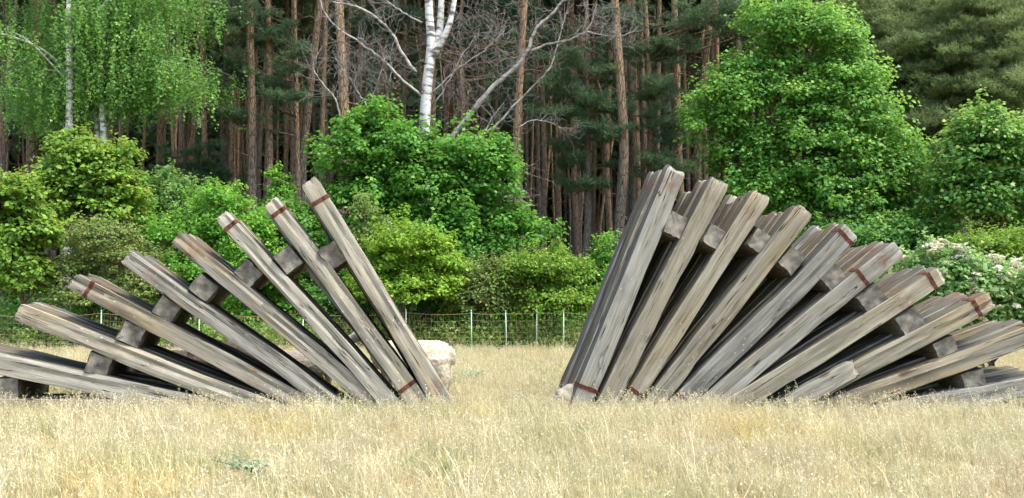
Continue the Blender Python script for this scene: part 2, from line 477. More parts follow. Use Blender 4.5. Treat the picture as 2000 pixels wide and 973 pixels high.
def timber(name, a, b, w0, w1, th, parent, seed, rings=22, rust=(), groove=True, axis2=None, worn=1.0):
    """squared timber from foot a to tip b, w0/w1 wide at foot/tip across the view, th thick in depth"""
    rng = np.random.default_rng(seed)
    a, b = np.asarray(a, float), np.asarray(b, float)
    L = np.linalg.norm(b - a)
    ex = (b - a) / L
    d = DEPTH_U if axis2 is None else axis2
    ey = d - ex * np.dot(d, ex); ey /= np.linalg.norm(ey)       # back, away from the viewer
    ez = np.cross(ex, ey)
    # section: outline with worn corners and one groove on the front and the top
    base = []
    def side(p, q, nn):
        for t in np.linspace(0, 1, nn + 1)[:-1]:
            base.append((p[0] + (q[0] - p[0]) * t, p[1] + (q[1] - p[1]) * t))
    c = 0.462
    side((-0.5, -c), (-0.5, c), 5); side((-0.5, c), (-c, 0.5), 1)
    side((-c, 0.5), (c, 0.5), 4); side((c, 0.5), (0.5, c), 1)
    side((0.5, c), (0.5, -c), 3); side((0.5, -c), (c, -0.5), 1)
    side((c, -0.5), (-c, -0.5), 4); side((-c, -0.5), (-0.5, -c), 1)
    base = np.array(base)
    K = len(base)
    xs = np.concatenate([[0], np.linspace(0.03, L - 0.10, rings - 3), [L - 0.05, L]])
    rows = []
    perk = np.stack([smooth_noise(rings, rng, 0.006, 9) for _ in range(K)], 1)
    corner = np.stack([np.abs(smooth_noise(rings, rng, 0.012 * worn, 8)) for _ in range(4)], 1)
    bend = smooth_noise(rings, rng, 0.010, 4); bend -= np.linspace(bend[0], bend[-1], rings)
    gz = 2 + smooth_noise(rings, rng, 0.5, 4)
    chip = np.convolve(np.tile(rng.uniform(0, 0.075, K) * worn, 3), np.ones(4) / 4, 'same')[K:2 * K]
    split = rng.uniform(-0.05, 0.05)
    for i, x in enumerate(xs):
        w = w0 + (w1 - w0) * x / L
        y, z = base[:, 0] * th, base[:, 1] * w
        r = np.hypot(y, z) + 1e-6
        ds = perk[i].copy()
        for ci, (sy, sz) in enumerate(((-1, 1), (1, 1), (1, -1), (-1, -1))):
            near = np.exp(-(((base[:, 0] - sy * 0.5) ** 2 + (base[:, 1] - sz * 0.5) ** 2) / 0.03))
            ds -= near * corner[i, ci]
        if i >= rings - 2:
            ds -= 0.012 * (i - rings + 3)
        k = 1 + ds / r
        yy, zz = y * k, z * k + bend[i]
        if groove:
            g = int(np.clip(round(gz[i]), 1, 4))
            yy[g] += 0.012 + 0.012 * rng.random()
            t = 7 + int(rng.integers(0, 2))
            zz[t] -= 0.012 * rng.random()
        xx = np.full(K, x)
        if i >= rings - 2:
            xx = xx - chip * (i - rings + 3) / 2 - split * base[:, 0] + 0.008 * rng.random(K) * worn
        if i == 0:
            xx = xx + 0.02 * rng.random(K)
        rows.append(np.stack([xx, yy, zz], 1))
    V = np.concatenate(rows + [np.array([[0.01, 0, 0], [rows[-1][:, 0].mean() - 0.015, 0, bend[-1]]])])
    fs = []
    for i in range(rings - 1):
        for k in range(K):
            p, q = i * K + k, i * K + (k + 1) % K
            fs.append((p, p + K, q + K, q))
    nb = len(fs)
    n = rings * K
    for k in range(K):
        fs.append((n, k, (k + 1) % K))
        p = (rings - 1) * K
        fs.append((n + 1, p + (k + 1) % K, p + k))
    me = bpy.data.meshes.new(name)
    me.from_pydata(V.tolist(), [], fs)
    mi = np.zeros(len(fs), dtype=np.int32); mi[nb:] = 1
    for j in range(nb):                      # bedding faces: dark creosote, deepened by gap shade put into the colour
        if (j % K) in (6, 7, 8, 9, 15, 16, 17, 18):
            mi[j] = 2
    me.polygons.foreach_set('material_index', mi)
    sm = np.ones(len(fs), dtype=bool); sm[nb:] = False
    me.polygons.foreach_set('use_smooth', sm)
    at = me.attributes.new('rust', 'FLOAT', 'POINT')
    rv = np.zeros(len(V), dtype=np.float32)
    for rx, rl in rust:
        rv += rl * np.exp(-((V[:, 0] - rx) / 0.055) ** 2)
    at.data.foreach_set('value', np.clip(rv, 0, 1))
    me.update()
    try:
        me.set_sharp_from_angle(angle=math.radians(32))
    except Exception:
        pass
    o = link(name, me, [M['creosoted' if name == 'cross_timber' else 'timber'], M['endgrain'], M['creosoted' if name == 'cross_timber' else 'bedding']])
    m4 = Matrix((( ex[0], ey[0], ez[0], a[0]), (ex[1], ey[1], ez[1], a[1]), (ex[2], ey[2], ez[2], a[2]), (0, 0, 0, 1)))
    if parent is not None:
        o.parent = parent
        m4 = Matrix.Translation(-Vector(parent.location)) @ m4
    o.matrix_basis = m4
    return o, L, (xs, rows)

def band(o, x, sect, wid=0.05):
    """flat rusty strap wrapped tight round a timber at local x, following its section"""
    xs, rows = sect
    rng = np.random.default_rng(int(x * 1000) + 7)
    K = len(rows[0])
    def ring(xx, k):
        i = int(np.clip(np.searchsorted(xs, xx), 1, len(xs) - 1))
        t = (xx - xs[i - 1]) / (xs[i] - xs[i - 1])
        q = rows[i - 1] * (1 - t) + rows[i] * t
        q[:, 0] = xx
        q[:, 1:] += np.sign(q[:, 1:]) * k
        return q
    tilt = rng.uniform(-0.04, 0.04)
    vs = [ring(x - wid / 2, -0.004), ring(x - wid / 2, 0.0045), ring(x + wid / 2, 0.0045), ring(x + wid / 2, -0.004)]
    for q in vs:
        q[:, 0] += tilt * q[:, 2] + rng.normal(0, 0.0015, K)
    fs = []
    for i in range(3):
        for k in range(K):
            p, q = i * K + k, i * K + (k + 1) % K
            fs.append((p, p + K, q + K, q))
    a = Acc()
    a.add(np.concatenate(vs), fs)
    return link('steel_band', a.mesh('steel_band', False), M['rust'], o)

FAN_L = [  # tip x, y, foot x, y, width tip, width foot (photo px), bands (fraction from foot, kind)
    (603, 355, 858, 776, 38, 43, (('band', 0.905), ('stain', 0.03))),
    (527, 391, 810, 774, 35, 40, (('band', 0.93), ('band', 0.05))),
    (432, 419, 749, 774, 32, 38, (('band', 0.93),)),
    (344, 462, 714, 774, 34, 38, (('stain', 0.90),)),
    (246, 498, 627, 772, 36, 38, (('stain', 0.86),)),
    (141, 546, 535, 758, 36, 38, (('band', 0.90), ('stain', 0.08))),
    (40, 607, 464, 772, 38, 40, (('stain', 0.88), ('stain', 0.68))),
    (-70, 693, 437, 800, 44, 42, ()),
]
FAN_R = [
    (1321, 325, 1136, 780, 42, 44, (('stain', 0.90), ('band', 0.05))),
    (1403, 351, 1188, 776, 42, 44, (('stain', 0.93),)),
    (1486, 376, 1231, 776, 40, 38, (('stain', 0.93), ('band', 0.03))),
    (1568, 407, 1277, 781, 42, 40, (('stain', 0.95),)),
    (1662, 444, 1325, 784, 42, 42, (('band', 0.945), ('band', 0.02))),
    (1750, 484, 1388, 781, 40, 44, (('band', 0.80), ('stain', 0.90))),
    (1839, 530, 1440, 785, 36, 44, (('band', 0.93), ('stain', 0.80))),
    (1931, 583, 1541, 785, 38, 40, (('band', 0.915), ('stain', 0.955))),
    (2032, 642, 1638, 787, 42, 42, (('band', 0.92),)),
    (2060, 740, 1750, 800, 42, 40, ()),
]
SPACE_L = [(650, 501, 45), (564, 509, 44), (487, 534, 44), (400, 563, 45), (328, 604, 45), (260, 652, 46), (196, 712, 46), (22, 758, 42)]
SPACE_R = [(1315, 441, 46), (1391, 465, 44), (1479, 473, 44), (1541, 510, 44), (1620, 541, 46), (1696, 584, 46), (1770, 628, 48), (1840, 680, 46), (1894, 743, 46)]

def build_fan(label, rows, spaces, seed, layers, base_px):
    bx = np.mean([r[2] for r in rows])
    root = empty('timber_fan', P(bx, 795, FAN_Y) * [1, 1, 0], label, 'timber stack', 'the two timber fans in the meadow')
    s = S(FAN_Y)
    pitch = 0.285
    rng = np.random.default_rng(seed)
    for i, (tx, ty, fx, fy, wt, wf, marks) in enumerate(rows):
        tip, foot = P(tx, ty, FAN_Y), P(fx, fy, FAN_Y)
        u = (tip - foot) / np.linalg.norm(tip - foot)
        foot0 = foot - u * min(0.16 + max(0.0, foot[2] - 0.16 * u[2] + 0.08) / max(u[2], 0.12), 0.9)
        ext = np.linalg.norm(foot - foot0)
        for k in range(layers):
            off = DEPTH * (pitch * k)
            jit = 0 if k == 0 else 1
            side = np.array([u[2], 0, -u[0]]) * rng.uniform(-0.025, 0.02) * jit
            t_ = tip + off + side + u * rng.uniform(-0.10, 0.07) * jit
            f_ = foot0 + off + side * 0.4 + np.array([0, 0, rng.uniform(-0.02, 0.02)]) * jit
            L = np.linalg.norm(t_ - f_)
            rust = []
            for kind, fr in marks:
                x = ext + fr * (L - ext)
                rust.append((x, 0.9 if kind == 'stain' else 0.35))
            if k and rng.random() < 0.6:
                rust.append((L * 0.93, 0.14))
            th = 0.26 * rng.uniform(0.96, 1.04)
            o, L, sect = timber('timber', f_, t_, 0.94 * wf / s, 0.94 * wt / s, th, root, seed * 1000 + i * 10 + k, rust=rust, groove=True, worn=1.0 if k == 0 else 1.5)
            for kind, fr in marks:
                if kind == 'band' and k == 0:
                    x = ext + fr * (L - ext)
                    band(o, x, sect, 0.055)
    # spacer timbers between the rows, running back through the stack
    dirs = [nrm(P(r[0], r[1], FAN_Y) - P(r[2], r[3], FAN_Y)) for r in rows]
    for j, (x, y, w) in enumerate(spaces):
        c = P(x, y, FAN_Y)
        u = nrm(dirs[min(j, len(dirs) - 1)] + dirs[min(j + 1, len(dirs) - 1)])
        if j == len(spaces) - 1 and y > 735:
            u = np.array([0, 0, 1.0]) if x < 100 else u
        rngj = np.random.default_rng(seed * 77 + j)
        a_ = c + DEPTH * (layers * pitch - 0.05)
        b_ = c - DEPTH_U * (0.13 + rngj.uniform(-0.015, 0.02))
        timber('cross_timber', a_, b_, w / s, w / s * 0.97, w / s * rngj.uniform(1.02, 1.14), root, seed * 500 + j, rings=10, groove=False, axis2=u, worn=0.8)
    for (x0, y0, x1, y1, w) in base_px:
        for k in (0, 2):
            timber('base_timber', P(x0, y0, FAN_Y) + DEPTH * pitch * k, P(x1, y1, FAN_Y) + DEPTH * pitch * k, w / s, w / s, 0.26, root, seed * 300 + x0 + k, rings=14)
    return root

fan_l = build_fan('fan of grey weathered timbers leaning towards the birch, sheep showing through its gaps', FAN_L, SPACE_L, 3, 4,
                  [(-90, 795, 430, 800, 42)])
fan_r = build_fan('fan of grey weathered timbers leaning towards the elder bush, dark closed gaps between rows', FAN_R, SPACE_R, 5, 4,
                  [(1790, 812, 2090, 808, 30)])
# lapped plank at the foot of one row of the elder-side fan
s_ = S(FAN_Y - 0.17)
o, _, _ = timber('lapped_timber', P(1538, 790, FAN_Y - 0.17), P(1676, 716, FAN_Y - 0.17), 36 / s_, 37 / s_, 0.07, fan_r, 9911, rings=10)

# ------------------------------------------------------------------ sheep
def remeshed(name, acc, voxel, sm=6):
    me = acc.mesh(name + '_raw', True)
    ob = bpy.data.objects.new(name + '_raw', me)
    C.objects.link(ob)
    m = ob.modifiers.new('remesh', 'REMESH'); m.mode = 'VOXEL'; m.voxel_size = voxel
    s2 = ob.modifiers.new('smooth', 'SMOOTH'); s2.factor = 0.5; s2.iterations = sm
    dg = bpy.context.evaluated_depsgraph_get()
    out = bpy.data.meshes.new_from_object(ob.evaluated_get(dg))
    bpy.data.objects.remove(ob)
    out.name = name
    out.polygons.foreach_set('use_smooth', np.ones(len(out.polygons), dtype=bool))
    return out

def loft(acc, rings, n=16):
    """rings: (centre, half width y, half height z) along X-ish path"""
    vs, fs = [], []
    for c, hy, hz, tilt in rings:
        for k in range(n):
            a = 2 * math.pi * k / n
            vs.append((c[0] + math.sin(a) * hz * -math.sin(tilt), c[1] + math.cos(a) * hy, c[2] + math.sin(a) * hz * math.cos(tilt)))
    for i in range(len(rings) - 1):
        for k in range(n):
            p, q = i * n + k, i * n + (k + 1) % n
            fs.append((p, q, q + n, p + n))
    fs.append(tuple(range(n - 1, -1, -1))); fs.append(tuple(range((len(rings) - 1) * n, len(rings) * n)))
    acc.add(vs, fs)

def sheep(name, label, loc, face, height, mat, head_mat, pose='stand', group='sheep resting behind the fan'):
    """sheep looking along +X before rotation; height = back height"""
    k = height / 0.72
    lie = -0.30 if pose == 'lie' else 0.0
    a = Acc()
    loft(a, [((-0.50, 0, 0.50 + lie), 0.07, 0.09, 0), ((-0.46, 0, 0.51 + lie), 0.145, 0.17, 0), ((-0.34, 0, 0.50 + lie), 0.20, 0.215, 0),
             ((-0.12, 0, 0.485 + lie), 0.225, 0.225, 0), ((0.10, 0, 0.485 + lie), 0.22, 0.225, 0), ((0.28, 0, 0.495 + lie), 0.19, 0.21, 0),
             ((0.40, 0, 0.53 + lie), 0.13, 0.16, 0.3), ((0.46, 0, 0.56 + lie), 0.07, 0.09, 0.4)])
    hz = 0.30 if pose == 'graze' else 0.78 + lie * 0.7
    hx = 0.68 if pose == 'graze' else 0.60
    a.tube(spline([(0.30, 0, 0.54 + lie), (0.44, 0, 0.62 + lie if pose != 'graze' else 0.48), (hx - 0.08, 0, hz)], 7), np.linspace(0.15, 0.085, 7), 12)
    # head: skull to muzzle
    dx, dz = (0.16, -0.17) if pose == 'graze' else (0.21, -0.09)
    a.tube(spline([(hx - 0.13, 0, hz + 0.02), (hx - 0.02, 0, hz + 0.02), (hx + dx * 0.5, 0, hz + dz * 0.5), (hx + dx, 0, hz + dz)], 8),
           [0.05, 0.085, 0.088, 0.083, 0.075, 0.064, 0.055, 0.035], 12)
    for sy in (-1, 1):
        a.tube([(hx - 0.06, sy * 0.06, hz + 0.05), (hx - 0.09, sy * 0.12, hz + 0.055), (hx - 0.10, sy * 0.18, hz + 0.03)], [0.022, 0.033, 0.015], 8)
        if pose == 'lie':
            a.tube(spline([(0.25, sy * 0.10, 0.16), (0.42, sy * 0.12, 0.10), (0.32, sy * 0.12, 0.05), (0.18, sy * 0.12, 0.05)], 8), np.linspace(0.07, 0.03, 8), 8)
            a.tube(spline([(-0.32, sy * 0.15, 0.18), (-0.10, sy * 0.22, 0.14), (-0.20, sy * 0.24, 0.05), (-0.05, sy * 0.24, 0.045)], 8), np.linspace(0.10, 0.03, 8), 8)
        else:
            a.tube(spline([(0.27, sy * 0.11, 0.45), (0.27, sy * 0.11, 0.28), (0.28, sy * 0.11, 0.20), (0.27, sy * 0.11, 0.04), (0.30, sy * 0.11, 0.0)], 9),
                   [0.10, 0.08, 0.06, 0.042, 0.034, 0.028, 0.026, 0.028, 0.03], 8)
            a.tube(spline([(-0.32, sy * 0.07, 0.50), (-0.34, sy * 0.08, 0.36), (-0.42, sy * 0.10, 0.21), (-0.40, sy * 0.11, 0.04), (-0.37, sy * 0.11, 0.0)], 9),
                   [0.19, 0.185, 0.17, 0.145, 0.10, 0.06, 0.036, 0.030, 0.03], 12)
    a.tube(spline([(-0.48, 0, 0.60 + lie), (-0.54, 0, 0.55 + lie), (-0.545, 0, 0.40 + lie)], 6), np.linspace(0.05, 0.025, 6), 8)
    me = remeshed(name, a, 0.022, 5)
    co = np.zeros(len(me.vertices) * 3, dtype=np.float32)
    me.vertices.foreach_get('co', co); co = co.reshape(-1, 3)
    rng = np.random.default_rng(int(loc[0] * 100) % 1000)
    d = rng.normal(0, 0.004, len(co))
    co += nrm(co - np.array([0, 0, 0.45 + lie])) * d[:, None]
    me.vertices.foreach_set('co', co.ravel())
    pi = np.zeros(len(me.polygons) * 3, dtype=np.float32)
    me.polygons.foreach_get('center', pi); pi = pi.reshape(-1, 3)
    bare = (pi[:, 0] > hx - 0.10) | ((pi[:, 2] < 0.15) & (pose != 'lie'))
    me.polygons.foreach_set('material_index', bare.astype(np.int32))
    me.update()
    root = empty(name, loc, label, 'sheep', group)
    root.rotation_euler = (0, 0, face)
    root.scale = (k, k, k)
    link('body', me, [mat, head_mat], root)
    for sy in (-1, 1):
        e = Acc()
        e.tube([(hx + 0.02, sy * 0.070, hz + 0.0), (hx + 0.025, sy * 0.084, hz + 0.0)], [0.014, 0.008], 8)
        link('eye', e.mesh('eye'), M['eye'], root)
    return root

M['eye'] = plain_mat('dark_eye', (0.02, 0.015, 0.01), 0.2)
M['grey_face'] = plain_mat('speckled_grey_face', (0.55, 0.53, 0.50), 0.9, scale=30, dark=(0.12, 0.11, 0.10))
M['dark_face'] = plain_mat('dark_face', (0.05, 0.042, 0.036), 0.9)
PI = math.pi
def on_ground(x, Y):
    p = P(x, 700, Y); p[2] = -0.03
    return p
sheep('sheep', 'cream white sheep standing behind the innermost leaning timbers, rump towards the open gap', on_ground(801, 14.5), PI - 0.12, 0.86, M['wool'], M['grey_face'])
sheep('sheep', 'pale grey sheep in shade behind the middle of the birch-side fan', on_ground(607, 14.7), 0.25, 0.69, M['grey_wool'], M['grey_face'], 'graze')
sheep('sheep', 'dark brown sheep, the taller of two, behind the outer rows of the birch-side fan', on_ground(445, 14.6), 0.1, 0.83, M['dark_wool'], M['dark_face'], 'graze')
sheep('sheep', 'dark brown sheep lowest and nearest the flat end of the birch-side fan', on_ground(335, 14.5), PI + 0.2, 0.71, M['dark_wool'], M['dark_face'], 'graze')

# pale stone at the foot of the elder-side fan
def boulder():
    rng = np.random.default_rng(5)
    import bmesh
    bm = bmesh.new()
    bmesh.ops.create_icosphere(bm, subdivisions=4, radius=1.0)
    for v in bm.verts:
        n = v.co.normalized()
        k = 1 + 0.10 * math.sin(3 * n.x + 1) * math.cos(4 * n.y) + 0.06 * math.sin(7 * n.z + 5 * n.x) + 0.03 * math.sin(13 * n.y + 9 * n.x) + rng.normal(0, 0.008)
        v.co = Vector((n.x * 0.20 * k, n.y * 0.17 * k, n.z * 0.19 * k))
    me = bpy.data.meshes.new('boulder'); bm.to_mesh(me); bm.free()
    me.polygons.foreach_set('use_smooth', np.ones(len(me.polygons), dtype=bool))
    o = link('boulder', me, M['stone'])
    p = P(1108, 772, 12.95); o.location = [float(p[0]), float(p[1]), 0.09]
    tag(o, 'pale rounded boulder at the foot of the tallest timbers beside the gap', 'boulder')
boulder()

# ------------------------------------------------------------------ netting fence
def build_fence():
    Yf = lambda x: 28.0 + 0.0012 * (x - 900)
    root = empty('netting_fence', P(900, 690, 28) * [1, 1, 0], 'orange-brown sheep netting on thin pale green posts along the wood edge', 'fence')
    loc = np.array(root.location)
    posts = [-180, 0 - 40, 197, 388, 590, 793, 921, 989, 1048, 1101, 1290, 1480, 1700, 1900, 2140]
    rng = np.random.default_rng(2)
    tops, H = {}, 1.10
    tp = []
    for x in posts:
        Y = Yf(x) - (0.4 if x == 1101 else 0)
        p = P(x, 690, Y); p[2] = -0.08
        lean = rng.uniform(-0.03, 0.03)
        a = Acc()
        top = p + np.array([lean, rng.uniform(-0.02, 0.02), H + 0.10 + rng.uniform(-0.02, 0.03)])
        a.tube([p, (p + top) / 2 + np.array([rng.uniform(-0.008, 0.008), 0, 0]), top], [0.017, 0.016, 0.015], 8)
        a.tube([top, top + np.array([0, 0, 0.03])], [0.024, 0.012], 8)
        a.v = [v - loc for v in a.v]
        link('post', a.mesh('post'), M['post'], root)
        tp.append(top)
    a = Acc()
    tp = np.array(tp)
    hs = np.array([0.02, 0.14, 0.26, 0.38, 0.52, 0.68, 0.86, 1.06])
    xs = np.arange(tp[0][0], tp[-1][0], 0.16)
    px = tp[:, 0]
    ysg = np.interp(xs, px, tp[:, 1])
    tz = np.interp(xs, px, tp[:, 2]) - 0.06
    seg = np.searchsorted(px, xs)
    l, r = px[np.clip(seg - 1, 0, len(px) - 1)], px[np.clip(seg, 0, len(px) - 1)]
    t = np.clip((xs - l) / np.maximum(r - l, 0.01), 0, 1)
    sag = 0.09 * 4 * t * (1 - t) * np.minimum((r - l) / 3.0, 1.0)
    for j, h in enumerate(hs):
        z = (tz - sag) * h / 1.06
        pts = np.stack([xs, ysg, z], 1) - loc
        a.tube(pts, 0.008 if j == len(hs) - 1 else 0.0042, 3, False)
    for i in range(len(xs)):
        zz = (tz[i] - sag[i])
        pts = np.array([[xs[i] + 0.01 * math.sin(i * 7.3 + m), ysg[i], zz * m / 5] for m in range(6)]) - loc
        a.tube(pts, 0.0036, 3, False)
    link('netting', a.mesh('netting', False), M['net'], root)
build_fence()

# ------------------------------------------------------------------ foliage builders
def leaf_quads(p, n, ax, size, asp=0.42, fold=0.12):
    """one folded diamond leaf per point: base, side, tip, side"""
    n = nrm(n)
    ax = nrm(ax - n * np.sum(ax * n, -1, keepdims=True))
    b = np.cross(n, ax)
    s = size[:, None]
    v = np.stack([p, p + ax * s * 0.5 + b * s * asp + n * s * fold, p + ax * s, p + ax * s * 0.5 - b * s * asp + n * s * fold], 1).reshape(-1, 3)
    f = np.arange(len(p) * 4).reshape(-1, 4)
    return v, f

def crown_leaves(blobs, n_clumps, per, leaf, rng, clump_r, up=0.55, flat=0.7, inner=0.35):
    """blobs: (centre, radii). Leaves gathered in tufts that sit over the blobs' shells"""
    w = np.array([b[1][0] * b[1][2] for b in blobs]); w = w / w.sum()
    bi = rng.choice(len(blobs), n_clumps, p=w)
    bc = np.array([b[0] for b in blobs])[bi]; br = np.array([b[1] for b in blobs])[bi]
    d = nrm(rng.normal(size=(n_clumps, 3)))
    d[:, 2] = np.where(d[:, 2] < -0.3, -d[:, 2] * 0.6, d[:, 2])
    rr = 1 - inner * rng.random(n_clumps) ** 1.5 + rng.normal(0, 0.08, n_clumps)
    out = rng.random(n_clumps) < 0.16
    rr[out] += rng.uniform(0.06, 0.34, out.sum())
    cc = bc + d * br * rr[:, None]
    N = n_clumps * per
    ci = np.repeat(np.arange(n_clumps), per)
    e = nrm(rng.normal(size=(N, 3)))
    e[:, 2] = np.abs(e[:, 2]) * np.where(rng.random(N) < 0.78, 1, -0.6)
    rc = clump_r * rng.uniform(0.55, 1.35, n_clumps)
    rad = rc[ci] * rng.random(N) ** 0.45
    off = e * rad[:, None] * np.array([1, 1, flat])
    # some tufts are upright leading shoots that break the outline
    shoot = (out & (d[:, 2] > 0.05))[ci]
    off[shoot] *= np.array([0.42, 0.42, 2.3])
    # sprays reach out and slightly up from the crown
    reach = rng.random(N)[:, None] * d[ci] * rc[ci][:, None] * 0.7
    p = cc[ci] + off + reach
    nn = up * np.array([0, 0, 1.0]) + 0.45 * e + 0.3 * d[ci] + 0.42 * rng.normal(size=(N, 3))
    ax = e * [1, 1, 0.4] + 0.5 * d[ci] + 0.5 * rng.normal(size=(N, 3)) + np.array([0, 0, -0.35])
    size = leaf * rng.uniform(0.65, 1.25, N)
    ct = rng.normal(0, 0.14, n_clumps)
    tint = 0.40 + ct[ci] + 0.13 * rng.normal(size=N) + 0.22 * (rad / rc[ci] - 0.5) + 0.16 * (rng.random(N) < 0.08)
    v, f = leaf_quads(p, nn, ax, size)
    return v, f, np.clip(tint, 0, 1), cc

def px_blobs(px, Y, deep=0.85):
    s = S(Y)
    out = []
    rng = np.random.default_rng(int(abs(px[0][0]) + Y * 10))
    for i, (x, y, rx, ry) in enumerate(px):
        c = P(x, y, Y + rng.uniform(-0.25, 0.25) * rx / s)
        out.append((c, np.array([rx / s, deep * rx / s, ry / s])))
    return out

def woody(name, label, cat, px, Y, n_clumps, per, leaf, mat, base_px=None, clump=0.32, seed=1, up=0.55, flat=0.7, trunk_r=0.10,
          bark='brown_bark', stems=1, group=None, inner=0.35, trunk_name='trunk'):
    rng = np.random.default_rng(seed)
    blobs = px_blobs(px, Y)
    bx = np.mean([b[0][0] for b in blobs]) if base_px is None else P(base_px, 700, Y)[0]
    base = np.array([bx, Y, -0.05])
    root = empty(name, base, label, cat, group)
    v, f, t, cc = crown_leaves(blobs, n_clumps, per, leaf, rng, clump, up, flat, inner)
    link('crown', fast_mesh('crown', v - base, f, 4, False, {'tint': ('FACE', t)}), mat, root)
    a = Acc()
    zmax = max(b[0][2] for b in blobs)
    if stems == 1:
        top = np.array([np.mean([b[0][0] for b in blobs if b[0][2] > zmax - 1.5]), Y, zmax])
        tr = spline([base, base + (top - base) * 0.35 + [rng.uniform(-0.15, 0.15), 0, 0], base + (top - base) * 0.7, top], 14)
        a.tube(tr, np.linspace(trunk_r, trunk_r * 0.25, 14), 8)
        for (c, r) in blobs:
            i = int(np.clip(np.searchsorted(tr[:, 2], c[2] - 0.5 * np.hypot(c[0] - bx, 0) - 0.4), 2, 12))
            for q in range(3):
                e = c + rng.uniform(-0.7, 0.7, 3) * r
                a.tube(spline([tr[i], (tr[i] + e) / 2 + [0, 0, -0.1], e], 7), np.linspace(trunk_r * 0.35, 0.008, 7), 5)
    else:
        for q in range(stems):
            c, r = blobs[q % len(blobs)]
            b0 = base + np.array([rng.uniform(-0.35, 0.35), rng.uniform(-0.3, 0.3), 0])
            e = c + rng.uniform(-0.6, 0.6, 3) * r
            a.tube(spline([b0, (b0 + e) / 2 + [rng.uniform(-0.15, 0.15), 0, 0.15], e], 8), np.linspace(0.035, 0.008, 8), 5)
    # bare twigs reaching the tufts
    for c in cc[rng.choice(len(cc), min(len(cc), 70), replace=False)]:
        j = int(rng.integers(0, len(blobs)))
        j = int(np.argmin([np.linalg.norm(c - b[0]) for b in blobs]))
        b0 = blobs[j][0] + rng.uniform(-0.3, 0.3, 3) * blobs[j][1]
        a.tube([b0, (b0 + c) / 2 + [0, 0, -0.05], c], [0.014, 0.010, 0.004], 4, False)
    a.v = [q - base for q in a.v]
    link(trunk_name if stems == 1 else 'stems', a.mesh('wood'), M[bark], root)
    return root

LM = {
    'maple': leaf_mat('maple_leaves', (0.033, 0.110, 0.021), (0.110, 0.332, 0.041), (0.295, 0.530, 0.088)),
    'maple_deep': leaf_mat('deep_green_leaves', (0.048, 0.143, 0.034), (0.147, 0.391, 0.065), (0.399, 0.620, 0.112)),
    'round': leaf_mat('round_tree_leaves', (0.041, 0.131, 0.034), (0.150, 0.392, 0.077), (0.504, 0.620, 0.155)),
    'yellowing': leaf_mat('yellow_tipped_leaves', (0.061, 0.152, 0.022), (0.183, 0.378, 0.049), (0.512, 0.573, 0.110)),
    'hawthorn': leaf_mat('brownish_leaves', (0.069, 0.138, 0.034), (0.201, 0.310, 0.081), (0.414, 0.380, 0.138)),
    'dull': leaf_mat('dull_green_leaves', (0.070, 0.153, 0.048), (0.185, 0.354, 0.095), (0.339, 0.530, 0.126)),
    'bright': leaf_mat('bright_green_leaves', (0.051, 0.172, 0.022), (0.172, 0.432, 0.053), (0.377, 0.620, 0.094)),
    'lime': leaf_mat('lime_green_leaves', (0.064, 0.160, 0.016), (0.224, 0.423, 0.039), (0.461, 0.620, 0.089)),
    'dark': leaf_mat('dark_hedge_leaves', (0.039, 0.120, 0.031), (0.115, 0.313, 0.060), (0.286, 0.504, 0.097)),
    'elder': leaf_mat('elder_leaves', (0.076, 0.181, 0.057), (0.236, 0.445, 0.137), (0.492, 0.620, 0.247)),
    'olive': leaf_mat('olive_leaves', (0.069, 0.146, 0.034), (0.231, 0.363, 0.085), (0.463, 0.525, 0.169)),
    'birch': leaf_mat('birch_leaves', (0.059, 0.160, 0.033), (0.176, 0.395, 0.084), (0.403, 0.604, 0.152), 0.45),
    'gold': leaf_mat('yellow_green_leaves', (0.060, 0.150, 0.018), (0.190, 0.350, 0.040), (0.36, 0.50, 0.08)),
}

# ------------------------------------------------------------------ broadleaved trees and shrubs of the wood edge
woody('maple_tree', 'bushy bright green maple in front of the dead birch', 'tree',
      [(735, 275, 60, 60), (690, 320, 65, 75), (790, 320, 80, 75), (900, 335, 85, 75), (955, 360, 50, 65), (840, 400, 100, 90), (715, 420, 80, 90),
       (960, 440, 65, 60), (1035, 470, 42, 42), (860, 480, 110, 75), (930, 500, 90, 60), (760, 490, 80, 80)], 32.0, 850, 58, 0.145, LM['maple'], 830, 0.43, 21, trunk_r=0.14)
woody('large_tree', 'tallest broad green tree rising behind the elder-side fan', 'tree',
      [(1525, 60, 62, 50), (1590, 105, 85, 75), (1470, 150, 50, 50), (1425, 205, 62, 52), (1385, 255, 48, 36), (1520, 215, 105, 80), (1635, 190, 75, 80),
       (1680, 275, 70, 75), (1560, 320, 120, 80), (1450, 315, 62, 50), (1740, 340, 65, 75), (1640, 390, 120, 70), (1490, 385, 75, 60), (1765, 420, 60, 60), (1580, 440, 120, 60)],
      33.0, 1150, 66, 0.135, LM['maple_deep'], 1590, 0.52, 22, trunk_r=0.2)
woody('round_tree', 'rounded dense green tree above the white-flowered elder bush', 'tree',
      [(1925, 300, 75, 70), (1885, 375, 62, 70), (1985, 370, 85, 95), (1930, 265, 45, 38), (1930, 430, 85, 50), (2060, 330, 70, 90)], 30.8, 600, 54, 0.145, LM['round'], 1940, 0.41, 23, trunk_r=0.14)
woody('maple_sapling', 'yellow-tipped young maple in front of the green birch trunks', 'tree',
      [(125, 300, 28, 40), (175, 330, 62, 50), (120, 375, 60, 50), (220, 370, 48, 55), (185, 425, 85, 55), (110, 450, 60, 50), (235, 300, 18, 22)], 31.0, 520, 40, 0.15, LM['yellowing'], 180, 0.32, 24, trunk_r=0.08)
